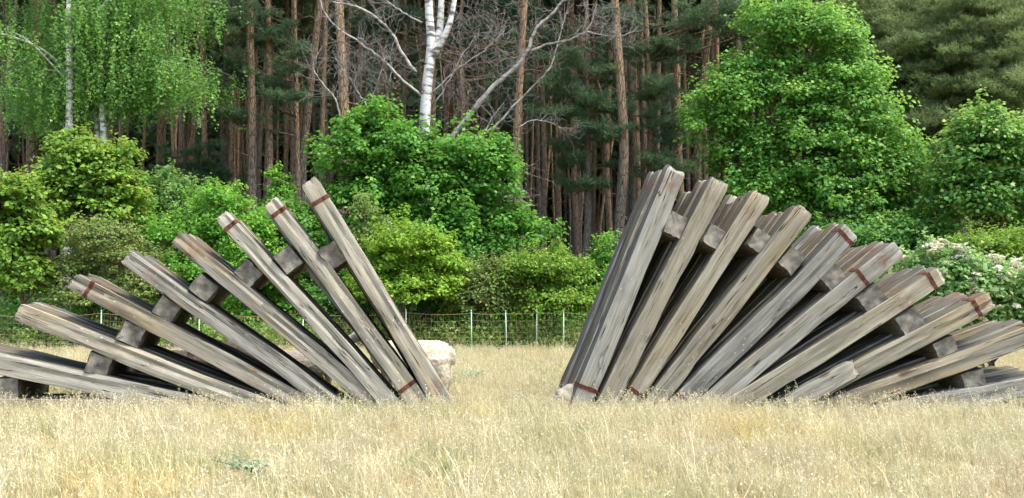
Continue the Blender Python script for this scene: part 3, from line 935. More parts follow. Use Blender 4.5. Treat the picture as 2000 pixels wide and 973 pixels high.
woody('maple_sapling', 'yellow-green leafy sapling cut by the picture edge above the flat end of the birch-side fan', 'tree',
      [(15, 400, 55, 55), (45, 470, 58, 60), (5, 520, 60, 70), (40, 560, 55, 50), (-60, 450, 60, 80)], 28.9, 480, 40, 0.15, LM['yellowing'], 62, 0.30, 25, trunk_r=0.09)
woody('hawthorn_bush', 'brownish-tipped hawthorn bush behind the fence and the lowest birch-side timbers', 'bush',
      [(200, 470, 75, 38), (245, 515, 80, 45), (160, 535, 60, 50), (285, 570, 70, 50), (200, 585, 90, 40)], 29.4, 620, 36, 0.085, LM['hawthorn'], None, 0.28, 26, stems=9, flat=0.45)
woody('shrub', 'dull green rounded shrub in the shade beside the yellow-tipped maple', 'bush',
      [(315, 385, 55, 50), (345, 435, 60, 60), (275, 420, 40, 50)], 33.0, 330, 42, 0.11, LM['dull'], None, 0.32, 27, stems=8)
woody('shrub', 'bright green shrub behind the middle rows of the birch-side fan', 'bush',
      [(425, 405, 50, 38), (355, 480, 65, 55), (455, 470, 75, 65), (400, 545, 85, 55), (330, 560, 60, 50), (500, 540, 70, 60)], 30.4, 850, 40, 0.10, LM['bright'], None, 0.30, 28, stems=10)
woody('shrub', 'dark green shrub behind the tips of the two tallest birch-side timbers', 'bush',
      [(565, 445, 55, 48), (600, 520, 60, 75), (540, 520, 50, 60), (650, 560, 60, 60), (560, 590, 80, 35)], 31.4, 560, 40, 0.11, LM['maple_deep'], None, 0.30, 29, stems=8)
woody('sapling', 'slim light green sapling standing before two thin pine trunks', 'tree',
      [(543, 350, 16, 22), (548, 385, 22, 30), (535, 420, 22, 25)], 32.0, 60, 30, 0.10, LM['bright'], 545, 0.20, 30, trunk_r=0.025)
woody('shrub', 'lime green shrub beside the innermost birch-side timber', 'bush',
      [(800, 490, 65, 48), (855, 535, 55, 45), (765, 540, 60, 55), (800, 575, 80, 40), (735, 575, 50, 40)], 28.9, 620, 40, 0.10, LM['lime'], None, 0.27, 31, stems=9, flat=0.5)
woody('sapling', 'thin olive green sapling behind the tallest birch-side timber', 'tree',
      [(712, 420, 24, 32), (735, 465, 30, 35), (700, 480, 24, 36), (725, 520, 34, 34)], 29.6, 130, 26, 0.085, LM['olive'], 722, 0.22, 32, trunk_r=0.03)
woody('shrub', 'yellow-green shrub behind the fence in the middle of the gap', 'bush',
      [(1060, 535, 70, 45), (1105, 560, 55, 55), (1020, 560, 55, 50), (1080, 595, 85, 32)], 29.2, 560, 40, 0.085, LM['gold'], None, 0.27, 33, stems=9)
woody('hawthorn_bush', 'brownish-green bush between the lime and the yellow-green shrubs', 'bush',
      [(965, 560, 50, 45), (935, 595, 50, 35), (985, 600, 50, 30)], 29.3, 300, 38, 0.085, LM['hawthorn'], None, 0.25, 34, stems=7)
woody('shrub', 'dark green shrub in the hollow under the bushy maple', 'bush',
      [(905, 555, 45, 55), (880, 600, 60, 35), (650, 600, 70, 40)], 30.6, 300, 40, 0.10, LM['dark'], None, 0.28, 35, stems=6)
woody('sapling', 'small green sapling touching the outline of the tallest elder-side timber', 'tree',
      [(1186, 480, 14, 22), (1178, 515, 24, 28), (1165, 560, 32, 36), (1180, 600, 50, 30)], 29.6, 140, 32, 0.09, LM['bright'], 1178, 0.22, 36, trunk_r=0.025)
woody('shrub', 'yellow-green shrub between the rounded tree and the elder bush', 'bush',
      [(1915, 500, 60, 38), (1985, 500, 60, 45), (1870, 520, 50, 40), (2050, 510, 60, 60)], 27.6, 480, 40, 0.08, LM['gold'], None, 0.26, 37, stems=8)
woody('shrub', 'deep green shrub at the foot of the large tree', 'bush',
      [(1720, 470, 80, 40), (1800, 470, 60, 45), (1640, 480, 80, 45), (1780, 530, 80, 60), (1680, 560, 90, 60)], 31.2, 560, 40, 0.12, LM['dark'], None, 0.32, 38, stems=8)

# elder bush with flat cream flower heads
def elder():
    Y = 18.2
    px = [(1830, 530, 60, 42), (1890, 560, 75, 48), (1960, 575, 75, 50), (1850, 600, 70, 50), (1930, 620, 80, 45), (2010, 610, 70, 55), (1880, 650, 70, 30), (1800, 570, 42, 45), (1990, 660, 60, 30)]
    root = woody('elder_bush', 'elder bush with flat cream flower heads behind the tips of the elder-side fan', 'bush', px, Y, 760, 26, 0.095, LM['elder'], 1900, 0.22, 41, stems=14, inner=0.4)
    rng = np.random.default_rng(8)
    base = np.array(root.location)
    # one flower head: a shallow dome of small florets
    n = 90
    r = np.sqrt(rng.random(n)) * 0.075
    th = rng.random(n) * 2 * PI
    p = np.stack([r * np.cos(th), r * np.sin(th), 0.03 - 3.2 * r ** 2 + rng.normal(0, 0.004, n)], 1)
    v, f = leaf_quads(p, np.array([0, 0, 1.0]) + 0.4 * rng.normal(size=(n, 3)), rng.normal(size=(n, 3)), np.full(n, 0.030), 0.5)
    head = fast_mesh('flower_head', v, f, 4)
    head.materials.append(M['umbel'])
    blobs = px_blobs(px, Y)
    for k in range(95):
        c, rr = blobs[int(rng.integers(0, len(blobs) - 2))]
        d = nrm(np.array([rng.normal(0, 0.6), -abs(rng.normal(0, 0.6)) - 0.15, abs(rng.normal(0.75, 0.3))]))
        q = c + d * rr * 1.22 - base + [0, -0.05, 0.04]
        o = bpy.data.objects.new('flower_head', head)
        C.objects.link(o)
        o.parent = root
        o.location = [float(x) for x in q]
        o.rotation_euler = (rng.uniform(0.1, 0.7), rng.uniform(-0.35, 0.35), rng.uniform(0, 6))
        s = rng.uniform(0.9, 1.6)
        o.scale = (s, s, s)
elder()

# ------------------------------------------------------------------ green weeping birch
def weeping_birch():
    Y = 35.0
    rng = np.random.default_rng(51)
    base = P(170, 640, Y); base[2] = -0.05
    root = empty('birch_tree', base, 'green birch with drooping foliage and white trunks at the picture corner', 'tree')
    s = S(Y)
    trunks = [[(128, 640), (132, 400), (135, 270), (136, 120), (134, 20), (140, -120)],
              [(205, 640), (203, 400), (203, 280), (198, 150), (207, 0), (215, -130)],
              [(195, 330), (186, 200), (182, 110), (172, 10), (165, -110)]]
    paths = []
    for i, tr in enumerate(trunks):
        a = Acc()
        p = spline([P(x, y, Y + (-1.6, -1.3, -1.0)[i]) for x, y in tr], 40)
        paths.append(p)
        a.tube(p - base, np.linspace((0.17, 0.15, 0.09)[i], 0.06, 40), 9)
        link('trunk', a.mesh('trunk'), M['birch'], root)
    a = Acc()
    strands = []
    tips = [(-40, -30), (20, 60), (60, -60), (10, 170), (60, 200), (100, 150), (-30, 240), (50, 260), (250, -60), (300, 20), (350, -50), (400, -20), (430, 40), (440, 95), (260, 100),
            (310, 90), (330, 150), (370, 160), (420, 180), (470, 190), (455, 215), (390, 205), (330, 215), (280, 190), (240, 200), (230, 130), (160, 190), (110, 230), (160, 60), (90, 90), (220, 30),
            (270, 40), (380, 60), (340, 110), (200, 230), (60, -110), (150, -110), (260, -120), (370, -110), (440, -90), (-60, 100), (-60, 0), (20, 220), (350, 175), (300, 150)]
    for (x, y) in tips:
        tp = paths[int(rng.integers(0, 3))]
        e = P(x, y - 35, Y + rng.uniform(-2.2, 2.2))
        zi = e[2] - rng.uniform(-0.3, 1.2) - 0.25 * abs(e[0] - tp[0][0])
        i = int(np.clip(np.searchsorted(tp[:, 2], zi), 14, 38))
        mid = (tp[i] + e) / 2 + np.array([0, 0, 0.35 + 0.12 * abs(e[0] - tp[i][0])])
        lb = spline([tp[i], mid, e], 16)
        a.tube(lb - base, np.linspace(0.034, 0.007, 16), 5, False)
        nst = 80
        for k in range(nst):
            t = rng.uniform(0.25, 1.0)
            q = lb[int(t * 15)] + np.array([rng.normal(0, 0.34), rng.normal(0, 0.40), rng.normal(0, 0.22)])
            strands.append((q, rng.uniform(0.5, 1.35)))
    # the bare limb that hangs out on the far side
    a.tube(spline([P(133, 145, Y - 1), P(100, 110, Y - 1.2), P(60, 85, Y - 1.4), P(0, 66, Y - 1.6), P(-40, 60, Y - 1.7)], 16) - base, np.linspace(0.06, 0.02, 16), 6, False)
    link('limbs', a.mesh('limbs'), M['birch_limb'], root)
    P_, N_, A_, T_ = [], [], [], []
    for q, L in strands:
        n = int(L * 24)
        t = np.linspace(0, 1, n)
        sway = rng.normal(0, 0.16, 2)
        pts = q + np.stack([sway[0] * t, sway[1] * t, -L * t + 0.1 * (1 - t)], 1) + rng.normal(0, 0.045, (n, 3))
        P_.append(pts)
        N_.append(rng.normal(size=(n, 3)) * 0.7 + np.array([0, -0.25, 0.45]))
        A_.append(rng.normal(size=(n, 3)) * 0.6 + np.array([0, 0, -0.9]))
        T_.append(0.42 + rng.normal(0, 0.13) + rng.normal(0, 0.13, n) + 0.12 * t)
    p = np.concatenate(P_); n = np.concatenate(N_); ax = np.concatenate(A_); t = np.clip(np.concatenate(T_), 0, 1)
    v, f = leaf_quads(p, n, ax, 0.10 * rng.uniform(0.7, 1.25, len(p)), 0.42)
    link('crown', fast_mesh('crown', v - base, f, 4, False, {'tint': ('FACE', t)}), LM['birch'], root)
weeping_birch()

# ------------------------------------------------------------------ dead birch
def dead_birch():
    Y = 34.6
    rng = np.random.default_rng(61)
    base = P(838, 640, Y); base[2] = -0.05
    root = empty('dead_birch', base, 'bare white-barked dead birch with crooked limbs above the bushy maple', 'tree')
    a = Acc()
    tr = spline([P(838, 640, Y), P(836, 400, Y), P(829, 270, Y), P(834, 170, Y), P(842, 90, Y), P(838, 20, Y), P(832, -120, Y)], 40)
    a.tube(tr - base, np.linspace(0.24, 0.13, 40), 10)
    a.tube(spline([P(843, 110, Y), P(858, 60, Y + 0.1), P(862, 0, Y + 0.1), P(870, -120, Y + 0.1)], 14) - base, np.linspace(0.15, 0.09, 14), 9)
    a.tube(spline([P(840, 120, Y), P(872, 62, Y - 0.2), P(886, 10, Y - 0.2), P(900, -90, Y - 0.2)], 14) - base, np.linspace(0.13, 0.07, 14), 9)
    link('trunk', a.mesh('trunk'), M['birch'], root)
    limbs = [([(836, 370), (870, 290), (905, 240), (960, 172), (1000, 138), (1030, 100), (1048, 55), (1085, 20), (1130, -40)], 0.13, 0.04),
             ([(900, 330), (930, 275), (975, 240), (1005, 205), (1045, 165), (1075, 130), (1090, 80), (1105, 30)], 0.06, 0.02),
             ([(1033, 100), (1075, 85), (1110, 78), (1145, 60), (1160, 30), (1166, 8)], 0.055, 0.018),
             ([(1143, 62), (1175, 68), (1205, 72), (1240, 60)], 0.03, 0.012),
             ([(812, 142), (785, 105), (765, 65), (738, 38), (700, 14), (650, 4)], 0.075, 0.03),
             ([(828, 190), (790, 160), (745, 115), (700, 82), (660, 55), (632, 20), (622, -20)], 0.06, 0.02),
             ([(730, 240), (716, 205), (700, 182), (685, 155), (665, 130), (655, 112)], 0.04, 0.018),
             ([(724, 222), (728, 190), (738, 160), (752, 110)], 0.035, 0.014),
             ([(690, 160), (700, 140), (712, 118)], 0.025, 0.012),
             ([(668, 255), (660, 205), (645, 180), (620, 150), (612, 125), (630, 90)], 0.04, 0.016),
             ([(845, 180), (900, 130), (950, 95), (985, 60)], 0.035, 0.014),
             ([(825, 45), (780, 20), (740, -10)], 0.04, 0.02),
             ([(850, 200), (870, 170), (905, 105), (930, 70)], 0.03, 0.012),
             ([(945, 262), (965, 225), (985, 200)], 0.035, 0.014),
             ([(1010, 250), (1040, 235), (1075, 240), (1108, 258)], 0.025, 0.01),
             ([(960, 275), (985, 285), (1000, 310), (1012, 330)], 0.02, 0.01),
             ([(760, 160), (765, 130), (755, 100)], 0.025, 0.01),
             ([(985, 385), (1005, 380), (1018, 381)], 0.03, 0.02), ([(985, 392), (1000, 393), (1014, 390)], 0.03, 0.02)]
    a = Acc()
    tw = Acc()
    for pts, r0, r1 in limbs:
        yy = Y + rng.uniform(-0.8, 0.8)
        q = spline([P(x, y, Y + (yy - Y) * i / len(pts)) for i, (x, y) in enumerate(pts)], 5 * len(pts))
        q += rng.normal(0, 0.012, q.shape)
        a.tube(q - base, np.linspace(r0, r1, len(q)) * 0.85, 7)
        tang = nrm(np.gradient(q, axis=0))
        for k in range(int(len(q) * 0.9)):
            i = int(rng.integers(len(q) // 4, len(q)))
            d = nrm(tang[i] * 0.6 + rng.normal(0, 0.65, 3) + [0, 0, 0.15])
            L = rng.uniform(0.3, 1.2)
            w = [q[i]]
            for m in range(4):
                d = nrm(d + rng.normal(0, 0.22, 3))
                w.append(w[-1] + d * L / 4)
            tw.tube(np.array(w) - base, np.linspace(0.010, 0.004, 5), 3, False)
            for m in range(3):
                j = int(rng.integers(1, 5))
                d2 = nrm(d + rng.normal(0, 0.7, 3))
                L2 = rng.uniform(0.15, 0.55)
                tw.tube(np.array([w[j], w[j] + d2 * L2 * 0.5, w[j] + nrm(d2 + rng.normal(0, 0.3, 3)) * L2]) - base, [0.006, 0.005, 0.003], 3, False)
    link('limbs', a.mesh('limbs'), M['birch_limb'], root)
    # fine dead spray hanging among the limbs
    for (x, y, rx, ry, n) in ((680, 110, 70, 70, 200), (960, 80, 120, 80, 380), (740, 150, 70, 60, 140), (1190, 45, 70, 35, 220), (900, 180, 70, 60, 140), (930, 30, 110, 40, 200)):
        for k in range(n):
            p = P(x + rng.normal(0, rx * 0.55), y + rng.normal(0, ry * 0.55), Y + rng.uniform(-0.8, 1.4))
            d = nrm(rng.normal(0, 0.7, 3) + [0, 0, -0.25])
            L = rng.uniform(0.3, 0.8)
            w = [p]
            for m in range(3):
                d = nrm(d + rng.normal(0, 0.3, 3)); w.append(w[-1] + d * L / 3)
            tw.tube(np.array(w) - base, np.linspace(0.007, 0.003, 4), 3, False)
    link('twigs', tw.mesh('twigs', False), M['twig'], root)
dead_birch()

# ------------------------------------------------------------------ pines
def needle_tufts(centres, dirs, rng, per, length, width):
    """thin needle triangles fanning from each shoot"""
    n = len(centres)
    N = n * per
    ci = np.repeat(np.arange(n), per)
    d = nrm(dirs[ci] * 0.75 + rng.normal(0, 0.62, (N, 3)))
    p = centres[ci] + dirs[ci] * (rng.uniform(-0.5, 0.6, N) * length)[:, None]
    sd = nrm(np.cross(d, rng.normal(size=(N, 3))))
    L = (length * rng.uniform(0.7, 1.2, N))[:, None]
    v = np.stack([p - sd * width / 2, p + sd * width / 2, p + d * L], 1).reshape(-1, 3)
    return v, np.arange(N * 3).reshape(-1, 3), ci

def pine_branches(acc, pads, rng, start, direction, L, n_side, pad_n, pad_r):
    """one limb: a wood path in acc, shoot centres appended to pads"""
    d = nrm(np.asarray(direction, float))
    pts = [np.asarray(start, float)]
    for m in range(6):
        d = nrm(d + rng.normal(0, 0.12, 3) + [0, 0, 0.05])
        pts.append(pts[-1] + d * L / 6)
    pts = np.array(pts)
    acc.tube(pts, np.linspace(0.016 + 0.014 * L, 0.008, 7), 5, False)
    for m in range(n_side):
        i = int(rng.integers(2, 7))
        e = pts[i] + nrm(d + rng.normal(0, 0.75, 3)) * L * rng.uniform(0.12, 0.38) * [1, 1, 0.55]
        acc.tube([pts[i], (pts[i] + e) / 2, e], [0.012, 0.009, 0.004], 3, False)
        g = nrm(rng.normal(size=(pad_n, 3)))
        c = e + g * pad_r * [1, 1, 0.42] * (rng.random((pad_n, 1)) ** 0.5)
        dd = nrm(g * [1, 1, 0.5] + [0, 0, 0.75] + 0.4 * d)
        pads.append((c, dd))

def crown_mesh(name, rng, z0, z1, rmax, nb, n_side, pad_n, pad_r, per, length, width, lean=None):
    wood, pads = Acc(), []
    for k in range(nb):
        t = (k + rng.random()) / nb
        z = z0 + (z1 - z0) * t
        az = rng.uniform(0, 2 * PI)
        L = rmax * (0.45 + 0.55 * math.sin(PI * min(1, 0.25 + 0.75 * (1 - t)))) * rng.uniform(0.6, 1.1)
        pine_branches(wood, pads, rng, (0, 0, z), (math.cos(az), math.sin(az), rng.uniform(-0.1, 0.35)), L, n_side, pad_n, pad_r)
    c = np.concatenate([p[0] for p in pads]); d = np.concatenate([p[1] for p in pads])
    v, f, ci = needle_tufts(c, d, rng, per, length, width)
    pt = np.repeat(rng.normal(0, 0.14, len(pads)), [len(p[0]) for p in pads])
    t = np.clip(0.42 + pt[ci] + rng.normal(0, 0.14, len(ci)), 0, 1)
    return fast_mesh(name, v, f, 3, False, {'tint': ('FACE', t)}), wood

def trunk_mesh(rng, H, r, n=26, dead=14, bend=0.25, zdead=(2.5, 13)):
    a = Acc()
    z = np.linspace(0, H, n)
    bx, by = smooth_noise(n, rng, bend, 5), smooth_noise(n, rng, bend, 5)
    bx -= bx[0]; by -= by[0]
    pts = np.stack([bx, by, z], 1)
    rad = r * (1 - 0.72 * (z / H) ** 1.1) + r * 0.35 * np.exp(-z / 0.35)
    a.tube(pts, rad, 10)
    for k in range(dead):
        zz = rng.uniform(*zdead)
        i = min(int(zz / H * (n - 1)), n - 1)
        az = rng.uniform(0, 2 * PI)
        d = np.array([math.cos(az), math.sin(az), rng.uniform(-0.25, 0.2)])
        L = rng.uniform(0.25, 1.3)
        w = [pts[i]]
        for m in range(3):
            d = nrm(d + rng.normal(0, 0.16, 3) + [0, 0, -0.04]); w.append(w[-1] + d * L / 3)
        a.tube(w, [0.022, 0.016, 0.011, 0.005], 4, False)
    return a, pts

PINE_VAR = []
for k in range(6):
    rng = np.random.default_rng(100 + k)
    H = 27 + k * 0.5
    a, pts = trunk_mesh(rng, H, 0.20, dead=34, zdead=(2.5, 18))
    tm = a.mesh('trunk'); tm.materials.append(M['pine_bark'])
    cm, wood = crown_mesh('crown', rng, 18.5 + 0.5 * (k % 3), H, 2.8, 28, 5, 16, 0.42, 6, 0.30, 0.05)
    cm.materials.append(M['needle'])
    # limbs carrying the crown join the trunk's bark
    wm = wood.mesh('limbs'); wm.materials.append(M['pine_bark'])
    PINE_VAR.append((tm, cm, wm))

def pine(x, Y, var, dia, label, group, rot, zs=1.0, drop=0.0, crown=True):
    """a tall pine at photo column x, depth Y, dia = trunk diameter at breast height"""
    p = P(x, 650, Y); p[2] = -0.08
    root = empty('pine_tree', p, label, 'pine tree', group)
    tm, cm, wm = PINE_VAR[var]
    k = dia / 0.40
    for nm, me, sc3, dz in (('trunk', tm, (k, k, zs), 0), ('crown', cm, (1, 1, zs), -drop), ('limbs', wm, (1, 1, zs), -drop)):
        o = bpy.data.objects.new(nm, me)
        C.objects.link(o)
        o.parent = root
        o.rotation_euler = (0, 0, rot)
        o.scale = sc3
        o.location = (0, 0, dz)
    return root

EDGE = [  # photo column, depth, diameter, label
    (65, 37.0, 0.55, 'thick grey pine trunk under the drooping birch at the picture edge'),
    (292, 39.0, 0.36, 'grey-brown pine trunk just beyond the drooping birch foliage'),
    (322, 41.0, 0.38, 'second grey-brown pine trunk beyond the drooping birch foliage'),
    (443, 39.0, 0.30, 'slim orange pine trunk at the tips of the birch foliage'),
    (490, 36.5, 0.40, 'orange-brown pine trunk standing left of the slim pale-edged pine'),
    (521, 37.5, 0.30, 'slim pale-edged pine trunk above the tip of the second tallest birch-side timber'),
    (577, 42.0, 0.34, 'reddish pine trunk between the slim pale-edged pine and the leaning grey pine'),
    (603, 38.0, 0.40, 'grey-footed pine trunk leaning slightly, just left of the bushy maple'),
    (648, 36.6, 0.46, 'forked orange pine trunk rising behind the edge of the bushy maple'),
    (1035, 36.8, 0.36, 'solitary pine with grey foot and orange upper trunk right of the bushy maple'),
    (1195, 36.6, 0.44, 'bright orange-brown pine trunk beside the tip of the tallest elder-side timber'),
    (1228, 39.0, 0.34, 'brown pine trunk right behind the bright orange-brown one'),
    (1345, 39.5, 0.40, 'reddish pine trunk at the outer leaves of the large tree'),
    (1380, 38.0, 0.42, 'orange pine trunk closest to the crown of the large tree'),
]
rp = np.random.default_rng(5)
taken = []
for i, (x, Y, dia, lab) in enumerate(EDGE):
    pine(x, Y, i % 6, dia, lab, 'pines along the wood edge', rp.uniform(0, 6.28))
    taken.append((P(x, 650, Y)[0], Y))
def zone(x):
    for lim, w in ((430, 'behind the drooping green birch'), (640, 'between the green birch and the bushy maple'), (1000, 'behind the dead birch'),
                   (1340, 'in the gap beside the tallest elder-side timbers'), (9999, 'behind the large tree')):
        if x < lim:
            return 'straight pine trunk in the dark wood ' + w, 'pines in the dark wood ' + w
cnt = 0
tries = 0
while cnt < 230 and tries < 6000:
    tries += 1
    Y = 40 + 36 * rp.random() ** 0.85
    X = rp.uniform(-0.60, 0.60) * Y
    if min((X - a) ** 2 + (Y - b) ** 2 for a, b in taken) < 1.2 ** 2:
        continue
    taken.append((X, Y))
    x = 1000 + X * F / Y
    pine(x, Y, int(rp.integers(0, 6)), rp.uniform(0.20, 0.34), *zone(x), rp.uniform(0, 6.28), rp.uniform(0.95, 1.1))
    cnt += 1

# living lower limbs on edge pines, and full-crowned young pines
def leafy_pine(x, Y, H, r, crown_px, label, seed, mat, n_side=6, pad_n=26, pad_r=0.36, per=9, length=0.17, width=0.026, dens=1.0):
    """pine whose needle pads sit where crown_px (x, y, rx, ry) say"""
    rng = np.random.default_rng(seed)
    p = P(x, 650, Y); p[2] = -0.08
    root = empty('pine_tree', p, label, 'pine tree', 'pines along the wood edge')
    a, pts = trunk_mesh(rng, H, r, dead=12)
    link('trunk', a.mesh('trunk'), M['pine_bark'], root)
    wood, pads = Acc(), []
    for (cx, cy, rx, ry) in crown_px:
        c = P(cx, cy, Y + rng.uniform(-0.8, 0.2)) - p
        rr = np.array([rx, rx, ry]) / S(Y)
        nb = max(2, int(dens * rx * ry / 170))
        for k in range(nb):
            e = c + nrm(rng.normal(size=3)) * rr * rng.random() ** 0.4
            z = e[2] - rng.uniform(-0.2, 0.7) - 0.1 * abs(e[0])
            i = int(np.clip(z / H * 25, 1, 25))
            st = pts[i]
            L = np.linalg.norm(e - st)
            wood.tube(spline([st, (st + e) / 2 + [0, 0, -0.12], e], 6), np.linspace(0.012 + 0.010 * L, 0.008, 6), 4, False)
            for m in range(n_side):
                q = e + rng.normal(0, 1, 3) * [0.42, 0.42, 0.16]
                g = nrm(rng.normal(size=(pad_n, 3)))
                pads.append((q + g * pad_r * [1, 1, 0.4] * rng.random((pad_n, 1)) ** 0.5, nrm(g * [1, 1, 0.5] + [0, 0, 0.7])))
    cc = np.concatenate([q[0] for q in pads]); dd = np.concatenate([q[1] for q in pads])
    v, f, ci = needle_tufts(cc, dd, rng, per, length, width)
    pt = np.repeat(rng.normal(0, 0.15, len(pads)), [len(q[0]) for q in pads])
    t = np.clip(0.45 + pt[ci] + rng.normal(0, 0.15, len(ci)), 0, 1)
    link('crown', fast_mesh('crown', v, f, 3, False, {'tint': ('FACE', t)}), mat, root)
    link('limbs', wood.mesh('limbs'), M['pine_bark'], root)
    return root

leafy_pine(1860, 36.0, 15.5, 0.20, [(1860, 60, 110, 60), (1940, 130, 90, 60), (1790, 130, 90, 60), (1880, 180, 110, 60), (1960, 230, 80, 60), (1790, 240, 80, 60), (1880, 20, 90, 50), (1960, 50, 70, 50)],
           'broad olive green pine filling the corner above the rounded tree', 71, M['needle_olive'], n_side=5)
leafy_pine(1720, 38.5, 17, 0.20, [(1700, 80, 60, 50), (1740, 150, 70, 60), (1690, 20, 70, 40), (1740, 220, 60, 60), (1760, 290, 50, 50)],
           'olive pine showing between the large tree and the corner pine', 72, M['needle_olive'])
leafy_pine(1960, 39.5, 17, 0.20, [(1960, 20, 90, 50), (1990, 120, 60, 60), (1900, 260, 70, 40), (1830, 30, 80, 40), (2000, 210, 50, 50)],
           'dark pine behind the broad olive pine at the corner', 73, M['needle'])
leafy_pine(1270, 37.6, 18, 0.17, [(1300, 85, 45, 32), (1255, 100, 40, 25), (1270, 190, 55, 30), (1215, 225, 40, 28), (1310, 240, 45, 35), (1290, 310, 50, 30), (1230, 30, 60, 30), (1380, 30, 70, 40), (1450, 55, 40, 35)],
           'pine with low green boughs between the tallest elder-side timber and the large tree', 74, M['needle'], dens=0.5)
leafy_pine(1130, 37.2, 18, 0.16, [(1140, 195, 50, 40), (1165, 240, 45, 30), (1110, 140, 45, 35), (1125, 290, 45, 30), (1150, 340, 38, 28), (1195, 150, 40, 30), (1080, 230, 30, 30)],
           'pine with dusky green boughs hanging before dark trunks in the gap', 75, M['needle'], dens=0.5)
leafy_pine(545, 37.4, 18, 0.15, [(510, 70, 45, 35), (555, 110, 40, 25), (570, 205, 38, 22), (530, 170, 40, 30), (480, 150, 35, 35), (455, 60, 40, 40), (500, 20, 40, 30), (470, 235, 30, 30)],
           'pine with low green boughs beside the slim pale-edged trunk', 76, M['needle'], dens=0.5)
leafy_pine(385, 38.0, 9, 0.11, [(395, 330, 45, 28), (360, 345, 35, 25), (420, 350, 30, 22), (385, 300, 30, 25)],
           'low dark pine above the bright green shrub', 77, M['needle'], dens=0.5)
leafy_pine(900, 41.0, 18, 0.17, [(880, 60, 60, 40), (700, 60, 60, 40), (960, 20, 70, 40), (1000, 170, 40, 40), (790, 30, 60, 40), (1060, 60, 60, 50), (1210, 60, 60, 40)],
           'dusky pine behind the bare limbs of the dead birch', 78, M['needle'], dens=0.3)

# the far wood beyond the counted pines: one mass of trunks and boughs
def far_wood():
    rng = np.random.default_rng(91)
    a = Acc()
    for k in range(260):
        Y = rng.uniform(76, 125)
        X = rng.uniform(-0.66, 0.66) * Y
        r = rng.uniform(0.12, 0.2)
        H = 24
        a.tube([(X, Y, -0.1), (X + rng.normal(0, 0.3), Y, 8), (X + rng.normal(0, 0.5), Y, 16), (X + rng.normal(0, 0.6), Y, H)], [r, r * 0.8, r * 0.6, r * 0.3], 6, False)
    o = link('far_pine_trunks', a.mesh('far_pine_trunks'), M['pine_bark'])
    tag(o, 'mass of distant pine trunks deep in the wood', 'wood', kind='stuff')
    n = 190000
    Y = np.where(rng.random(n) < 0.88, rng.uniform(114, 140, n), rng.uniform(84, 114, n))
    X = rng.uniform(-0.68, 0.68, n) * Y
    Z = rng.uniform(-0.5, 47, n)
    Z = np.where((Y < 114) & (Z < 17), 17 + Z, Z)
    p = np.stack([X, Y, Z], 1)
    v, f = leaf_quads(p, rng.normal(size=(n, 3)) + [0, 0, 0.6], rng.normal(size=(n, 3)), rng.uniform(1.0, 1.6, n), 0.42)
    t = np.clip(rng.normal(0.18, 0.14, n), 0, 1)
    o = link('far_wood', fast_mesh('far_wood', v, f, 4, False, {'tint': ('FACE', t)}), M['needle'])
    tag(o, 'dark mass of distant boughs closing the wood', 'wood', kind='stuff')
far_wood()

# low undergrowth along the wood edge
def undergrowth():
    rng = np.random.default_rng(93)
    n = 3600
    Y = rng.uniform(28.6, 36.5, n)
    X = rng.uniform(-0.60, 0.60, n) * Y
    h = np.where(Y < 29.4, rng.uniform(0.2, 0.9, n), rng.uniform(0.3, 2.0, n))
    per = 26
    ci = np.repeat(np.arange(n), per)
    N = n * per
    p = np.stack([X[ci] + rng.normal(0, 0.22, N), Y[ci] + rng.normal(0, 0.22, N), h[ci] * rng.random(N) ** 0.7], 1)
    nn = rng.normal(0, 0.6, (N, 3)) + [0, -0.2, 0.8]
    v, f = leaf_quads(p, nn, rng.normal(size=(N, 3)), rng.uniform(0.07, 0.15, N))
    t = np.clip(0.40 + rng.normal(0, 0.16, n)[ci] + rng.normal(0, 0.13, N), 0, 1)
    n2 = 1500
    Y2 = rng.uniform(28.15, 29.3, n2); X2 = rng.uniform(-0.60, 0.60, n2) * Y2; h2 = rng.uniform(0.25, 0.95, n2)
    c2 = np.repeat(np.arange(n2), 22); N2 = len(c2)
    p2 = np.stack([X2[c2] + rng.normal(0, 0.13, N2), Y2[c2] + rng.normal(0, 0.08, N2), h2[c2] * rng.random(N2) ** 0.8], 1)
    v2, f2 = leaf_quads(p2, rng.normal(0, 0.6, (N2, 3)) + [0.1, -0.5, 0.6], rng.normal(0, 0.6, (N2, 3)) + [0, 0, 0.8], rng.uniform(0.06, 0.15, N2), 0.26)
    o = link('herbs', fast_mesh('herbs', v2, f2, 4, False, {'tint': ('FACE', np.clip(0.45 + rng.normal(0, 0.2, n2)[c2] + rng.normal(0, 0.13, N2), 0, 1))}), LM['olive'])
    tag(o, 'olive green herbs growing just behind the netting fence', 'herbs', kind='stuff')
    o = link('undergrowth', fast_mesh('undergrowth', v, f, 4, False, {'tint': ('FACE', t)}), LM['bright'])
    tag(o, 'low green undergrowth along the edge of the wood', 'undergrowth', kind='stuff')
undergrowth()

# ------------------------------------------------------------------ meadow grass
def blade_strip(rng, base, h, lean_az, lean, w):
    """three-part bent blade"""
    d = np.array([math.cos(lean_az), math.sin(lean_az), 0])
    side = np.array([-d[1], d[0], 0]) if rng.random() < 0.5 else np.array([math.cos(lean_az + 0.8), math.sin(lean_az + 0.8), 0])
    p1 = base + d * lean * h * 0.30 + [0, 0, h * 0.55]
    p2 = base + d * lean * h * 1.0 + [0, 0, h]
    return [base - side * w / 2, base + side * w / 2, p1 + side * w * 0.45, p1 - side * w * 0.45, p2]

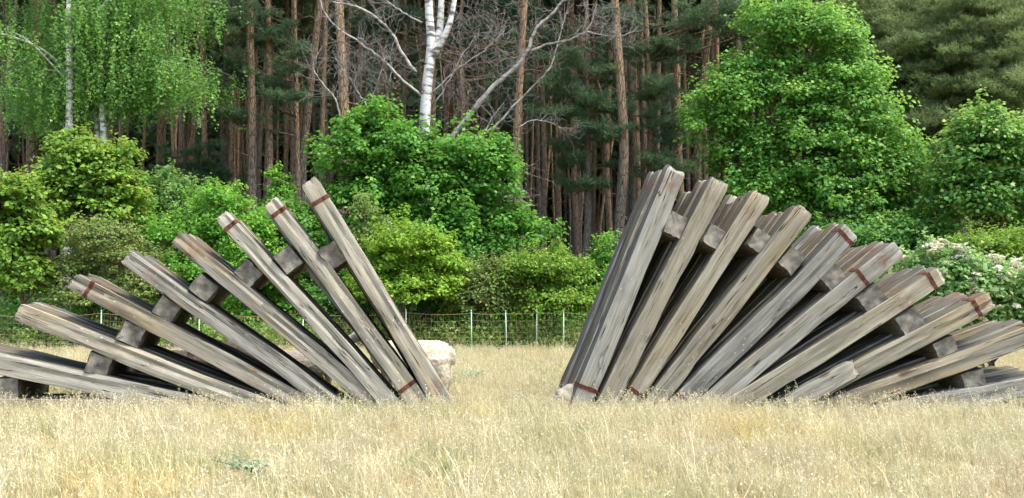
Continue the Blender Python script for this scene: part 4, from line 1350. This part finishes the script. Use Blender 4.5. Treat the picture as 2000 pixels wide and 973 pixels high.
def clump(name, rng, n, hmin, hmax, rad, w, lean, tint, seeds=0.0, seed_h=1.0):
    V, Fq, T = [], [], []
    def add(v, f, t):
        b = len(V)
        V.extend([list(x) for x in v])
        for q in f:
            Fq.append(tuple(i + b for i in q)); T.append(t)
    for k in range(n):
        r = rad * math.sqrt(rng.random()); a = rng.uniform(0, 2 * PI)
        b = np.array([r * math.cos(a), r * math.sin(a), -0.02])
        h = rng.uniform(hmin, hmax)
        t = float(np.clip(rng.normal(*tint), 0, 1))
        az = rng.uniform(0, 2 * PI)
        v = blade_strip(rng, b, h, az, abs(rng.normal(0, lean)), w)
        add(v, [(0, 1, 2, 3), (3, 2, 4)], t)
        if rng.random() < seeds:
            tip = np.array(v[4]); sd = np.array(v[3])
            up = nrm(tip - sd)
            for m in range(int(rng.integers(4, 8))):
                q = tip - up * 0.10 * seed_h * rng.random() + rng.normal(0, 0.006, 3)
                dd = nrm(up + rng.normal(0, 0.5, 3)) * rng.uniform(0.012, 0.030) * seed_h
                ss = nrm(np.cross(dd, rng.normal(size=3))) * 0.0045 * seed_h
                add([q, q + dd * 0.5 + ss, q + dd, q + dd * 0.5 - ss], [(0, 1, 2, 3)], min(1, t + 0.06))
    me = bpy.data.meshes.new(name)
    me.from_pydata(V, [], Fq)
    at = me.attributes.new('tint', 'FLOAT', 'FACE')
    at.data.foreach_set('value', np.array(T, dtype=np.float32))
    me.materials.append(M['grass'])
    me.update()
    return bpy.data.objects.new(name, me)

def grass():
    rng = np.random.default_rng(200)
    src = bpy.data.collections.new('grass_clumps')      # not linked to the scene: only a source
    defs = [(55, 0.06, 0.16, 0.15, 0.0055, 0.45, (0.58, 0.16), 0.0), (55, 0.07, 0.20, 0.16, 0.005, 0.55, (0.62, 0.15), 0.05),
            (48, 0.10, 0.27, 0.15, 0.005, 0.35, (0.68, 0.13), 0.2), (36, 0.16, 0.36, 0.14, 0.0048, 0.28, (0.76, 0.12), 0.4),
            (50, 0.05, 0.15, 0.16, 0.006, 0.5, (0.25, 0.14), 0.0), (14, 0.25, 0.46, 0.12, 0.004, 0.22, (0.85, 0.10), 0.95), (9, 0.30, 0.52, 0.16, 0.0062, 0.75, (0.88, 0.08), 0.75)]
    for k, (n, h0, h1, rad, w, lean, tint, sd) in enumerate(defs):
        src.objects.link(clump('grass_clump_%d' % k, rng, n, h0, h1, rad, w, lean, tint, sd))
    pts, idx, rot, scl = [], [], [], []
    def field(y0, y1, dens, size):
        area_n = int(((y1 ** 2 - y0 ** 2) * 0.62 + 2 * (y1 - y0)) * dens)
        u = rng.random(area_n)
        Y = np.sqrt(y0 ** 2 + u * (y1 ** 2 - y0 ** 2))
        X = rng.uniform(-1, 1, area_n) * (0.62 * Y + 1)
        z = 0.03 * np.sin(X * 0.7 + 1) * np.cos(Y * 0.5) + 0.02 * np.sin(X * 1.9 + Y * 1.3) - 0.05
        lush = 0.5 + 0.5 * np.sin(X * 1.3 + 2 * np.sin(Y * 0.9)) * np.cos(Y * 1.1 + X * 0.4)
        pr = rng.random(area_n)
        k = np.where(pr < 0.26, 0, np.where(pr < 0.50, 1, np.where(pr < 0.70, 2, np.where(pr < 0.80 + 0.08 * lush, 3, np.where(pr < 0.975, 4, 5)))))
        for i in range(area_n):
            s = size * rng.uniform(0.75, 1.25)
            pts.append((X[i], Y[i], z[i])); idx.append(int(k[i]))
            rot.append((rng.uniform(-0.12, 0.12), rng.uniform(-0.12, 0.12), rng.uniform(0, 6.28)))
            scl.append((s * 1.1, s * 1.1, s * rng.uniform(0.8, 1.15)))
    field(4.5, 15.0, 58, 0.86)
    field(15.0, 29.5, 24, 1.0)
    # a few taller tufts at the feet of the timbers
    for k in range(260):
        x = rng.uniform(0, 2000)
        if 890 < x < 1070 and rng.random() < 0.7: continue
        Y = FAN_Y - rng.uniform(0.2, 1.0)
        p = P(x, 700, Y)
        pts.append((p[0], Y, -0.04)); idx.append(int(rng.choice([3, 5, 2, 4], p=[0.35, 0.2, 0.3, 0.15])))
        rot.append((0, 0, rng.uniform(0, 6.28))); s = rng.uniform(0.6, 0.95); scl.append((s, s, s))
    # long pale bent stalks near the camera
    for k in range(420):
        Y = math.sqrt(rng.uniform(5.0 ** 2, 11.5 ** 2))
        X = rng.uniform(-1, 1) * (0.6 * Y + 0.5)
        pts.append((X, Y, -0.04)); idx.append(6)
        rot.append((0, 0, rng.uniform(0, 6.28))); s = rng.uniform(0.55, 1.0); scl.append((s, s, s))
    me = bpy.data.meshes.new('meadow_grass')
    me.vertices.add(len(pts))
    me.vertices.foreach_set('co', np.array(pts, dtype=np.float32).ravel())
    a = me.attributes.new('clump', 'INT', 'POINT'); a.data.foreach_set('value', np.array(idx, dtype=np.int32))
    a = me.attributes.new('turn', 'FLOAT_VECTOR', 'POINT'); a.data.foreach_set('vector', np.array(rot, dtype=np.float32).ravel())
    a = me.attributes.new('size', 'FLOAT_VECTOR', 'POINT'); a.data.foreach_set('vector', np.array(scl, dtype=np.float32).ravel())
    me.update()
    o = link('meadow_grass', me, M['grass'])
    tag(o, 'dry straw-coloured meadow grass with pale seed heads', 'grass', kind='stuff')
    ng = bpy.data.node_groups.new('scatter_grass', 'GeometryNodeTree')
    ng.interface.new_socket('Geometry', in_out='INPUT', socket_type='NodeSocketGeometry')
    ng.interface.new_socket('Geometry', in_out='OUTPUT', socket_type='NodeSocketGeometry')
    gi, go = ng.nodes.new('NodeGroupInput'), ng.nodes.new('NodeGroupOutput')
    ci = ng.nodes.new('GeometryNodeCollectionInfo')
    ci.inputs['Collection'].default_value = src
    ci.inputs['Separate Children'].default_value = True
    ci.inputs['Reset Children'].default_value = True
    ip = ng.nodes.new('GeometryNodeInstanceOnPoints')
    ip.inputs['Pick Instance'].default_value = True
    def named(nm, ty):
        nd = ng.nodes.new('GeometryNodeInputNamedAttribute'); nd.data_type = ty
        nd.inputs['Name'].default_value = nm
        return nd.outputs['Attribute']
    ng.links.new(gi.outputs[0], ip.inputs['Points'])
    ng.links.new(ci.outputs[0], ip.inputs['Instance'])
    ng.links.new(named('clump', 'INT'), ip.inputs['Instance Index'])
    ng.links.new(named('turn', 'FLOAT_VECTOR'), ip.inputs['Rotation'])
    ng.links.new(named('size', 'FLOAT_VECTOR'), ip.inputs['Scale'])
    ng.links.new(ip.outputs[0], go.inputs[0])
    md = o.modifiers.new('scatter', 'NODES')
    md.node_group = ng
grass()

# ------------------------------------------------------------------ single weeds in the meadow
WEED = leaf_mat('blue_green_weed_leaves', (0.20, 0.32, 0.20), (0.32, 0.46, 0.30), (0.42, 0.54, 0.36))
def weed(x, y, Y, h, r, n, lab, mat, seed):
    rng = np.random.default_rng(seed)
    p = P(x, y, Y); p[2] = -0.05
    root = empty('weed', p, lab, 'weed', 'leafy weeds in the meadow')
    st = Acc()
    pts, ax = [], []
    for k in range(n):
        az = rng.uniform(0, 2 * PI)
        e = np.array([math.cos(az) * r * rng.random(), math.sin(az) * r * rng.random(), h * rng.uniform(0.5, 1.0)])
        q = spline([(0, 0, 0), e * [0.35, 0.35, 0.6], e], 6)
        st.tube(q, np.linspace(0.005, 0.002, 6), 4, False)
        for m in range(9):
            pts.append(q[int(rng.integers(2, 6))] + rng.normal(0, 0.012, 3)); ax.append(nrm(np.array([rng.normal(), rng.normal(), 0.5])))
    pts, ax = np.array(pts), np.array(ax)
    v, f = leaf_quads(pts, rng.normal(0, 0.5, pts.shape) + [0, 0, 1], ax, rng.uniform(0.035, 0.075, len(pts)), 0.3)
    link('leaves', fast_mesh('leaves', v, f, 4, False, {'tint': ('FACE', np.clip(rng.normal(0.5, 0.2, len(pts)), 0, 1))}), mat, root)
    link('stems', st.mesh('stems'), M['brown_bark'], root)
weed(490, 915, 8.0, 0.17, 0.34, 16, 'low blue-green weed in the foreground grass below the tall birch-side timbers', WEED, 1)
weed(60, 690, 14.6, 0.68, 0.35, 12, 'green leafy sprig rising behind the lowest birch-side timber', LM['bright'], 3)
weed(915, 735, 17.0, 0.26, 0.45, 26, 'grey-green weed patch in the gap behind the white sheep', WEED, 4)
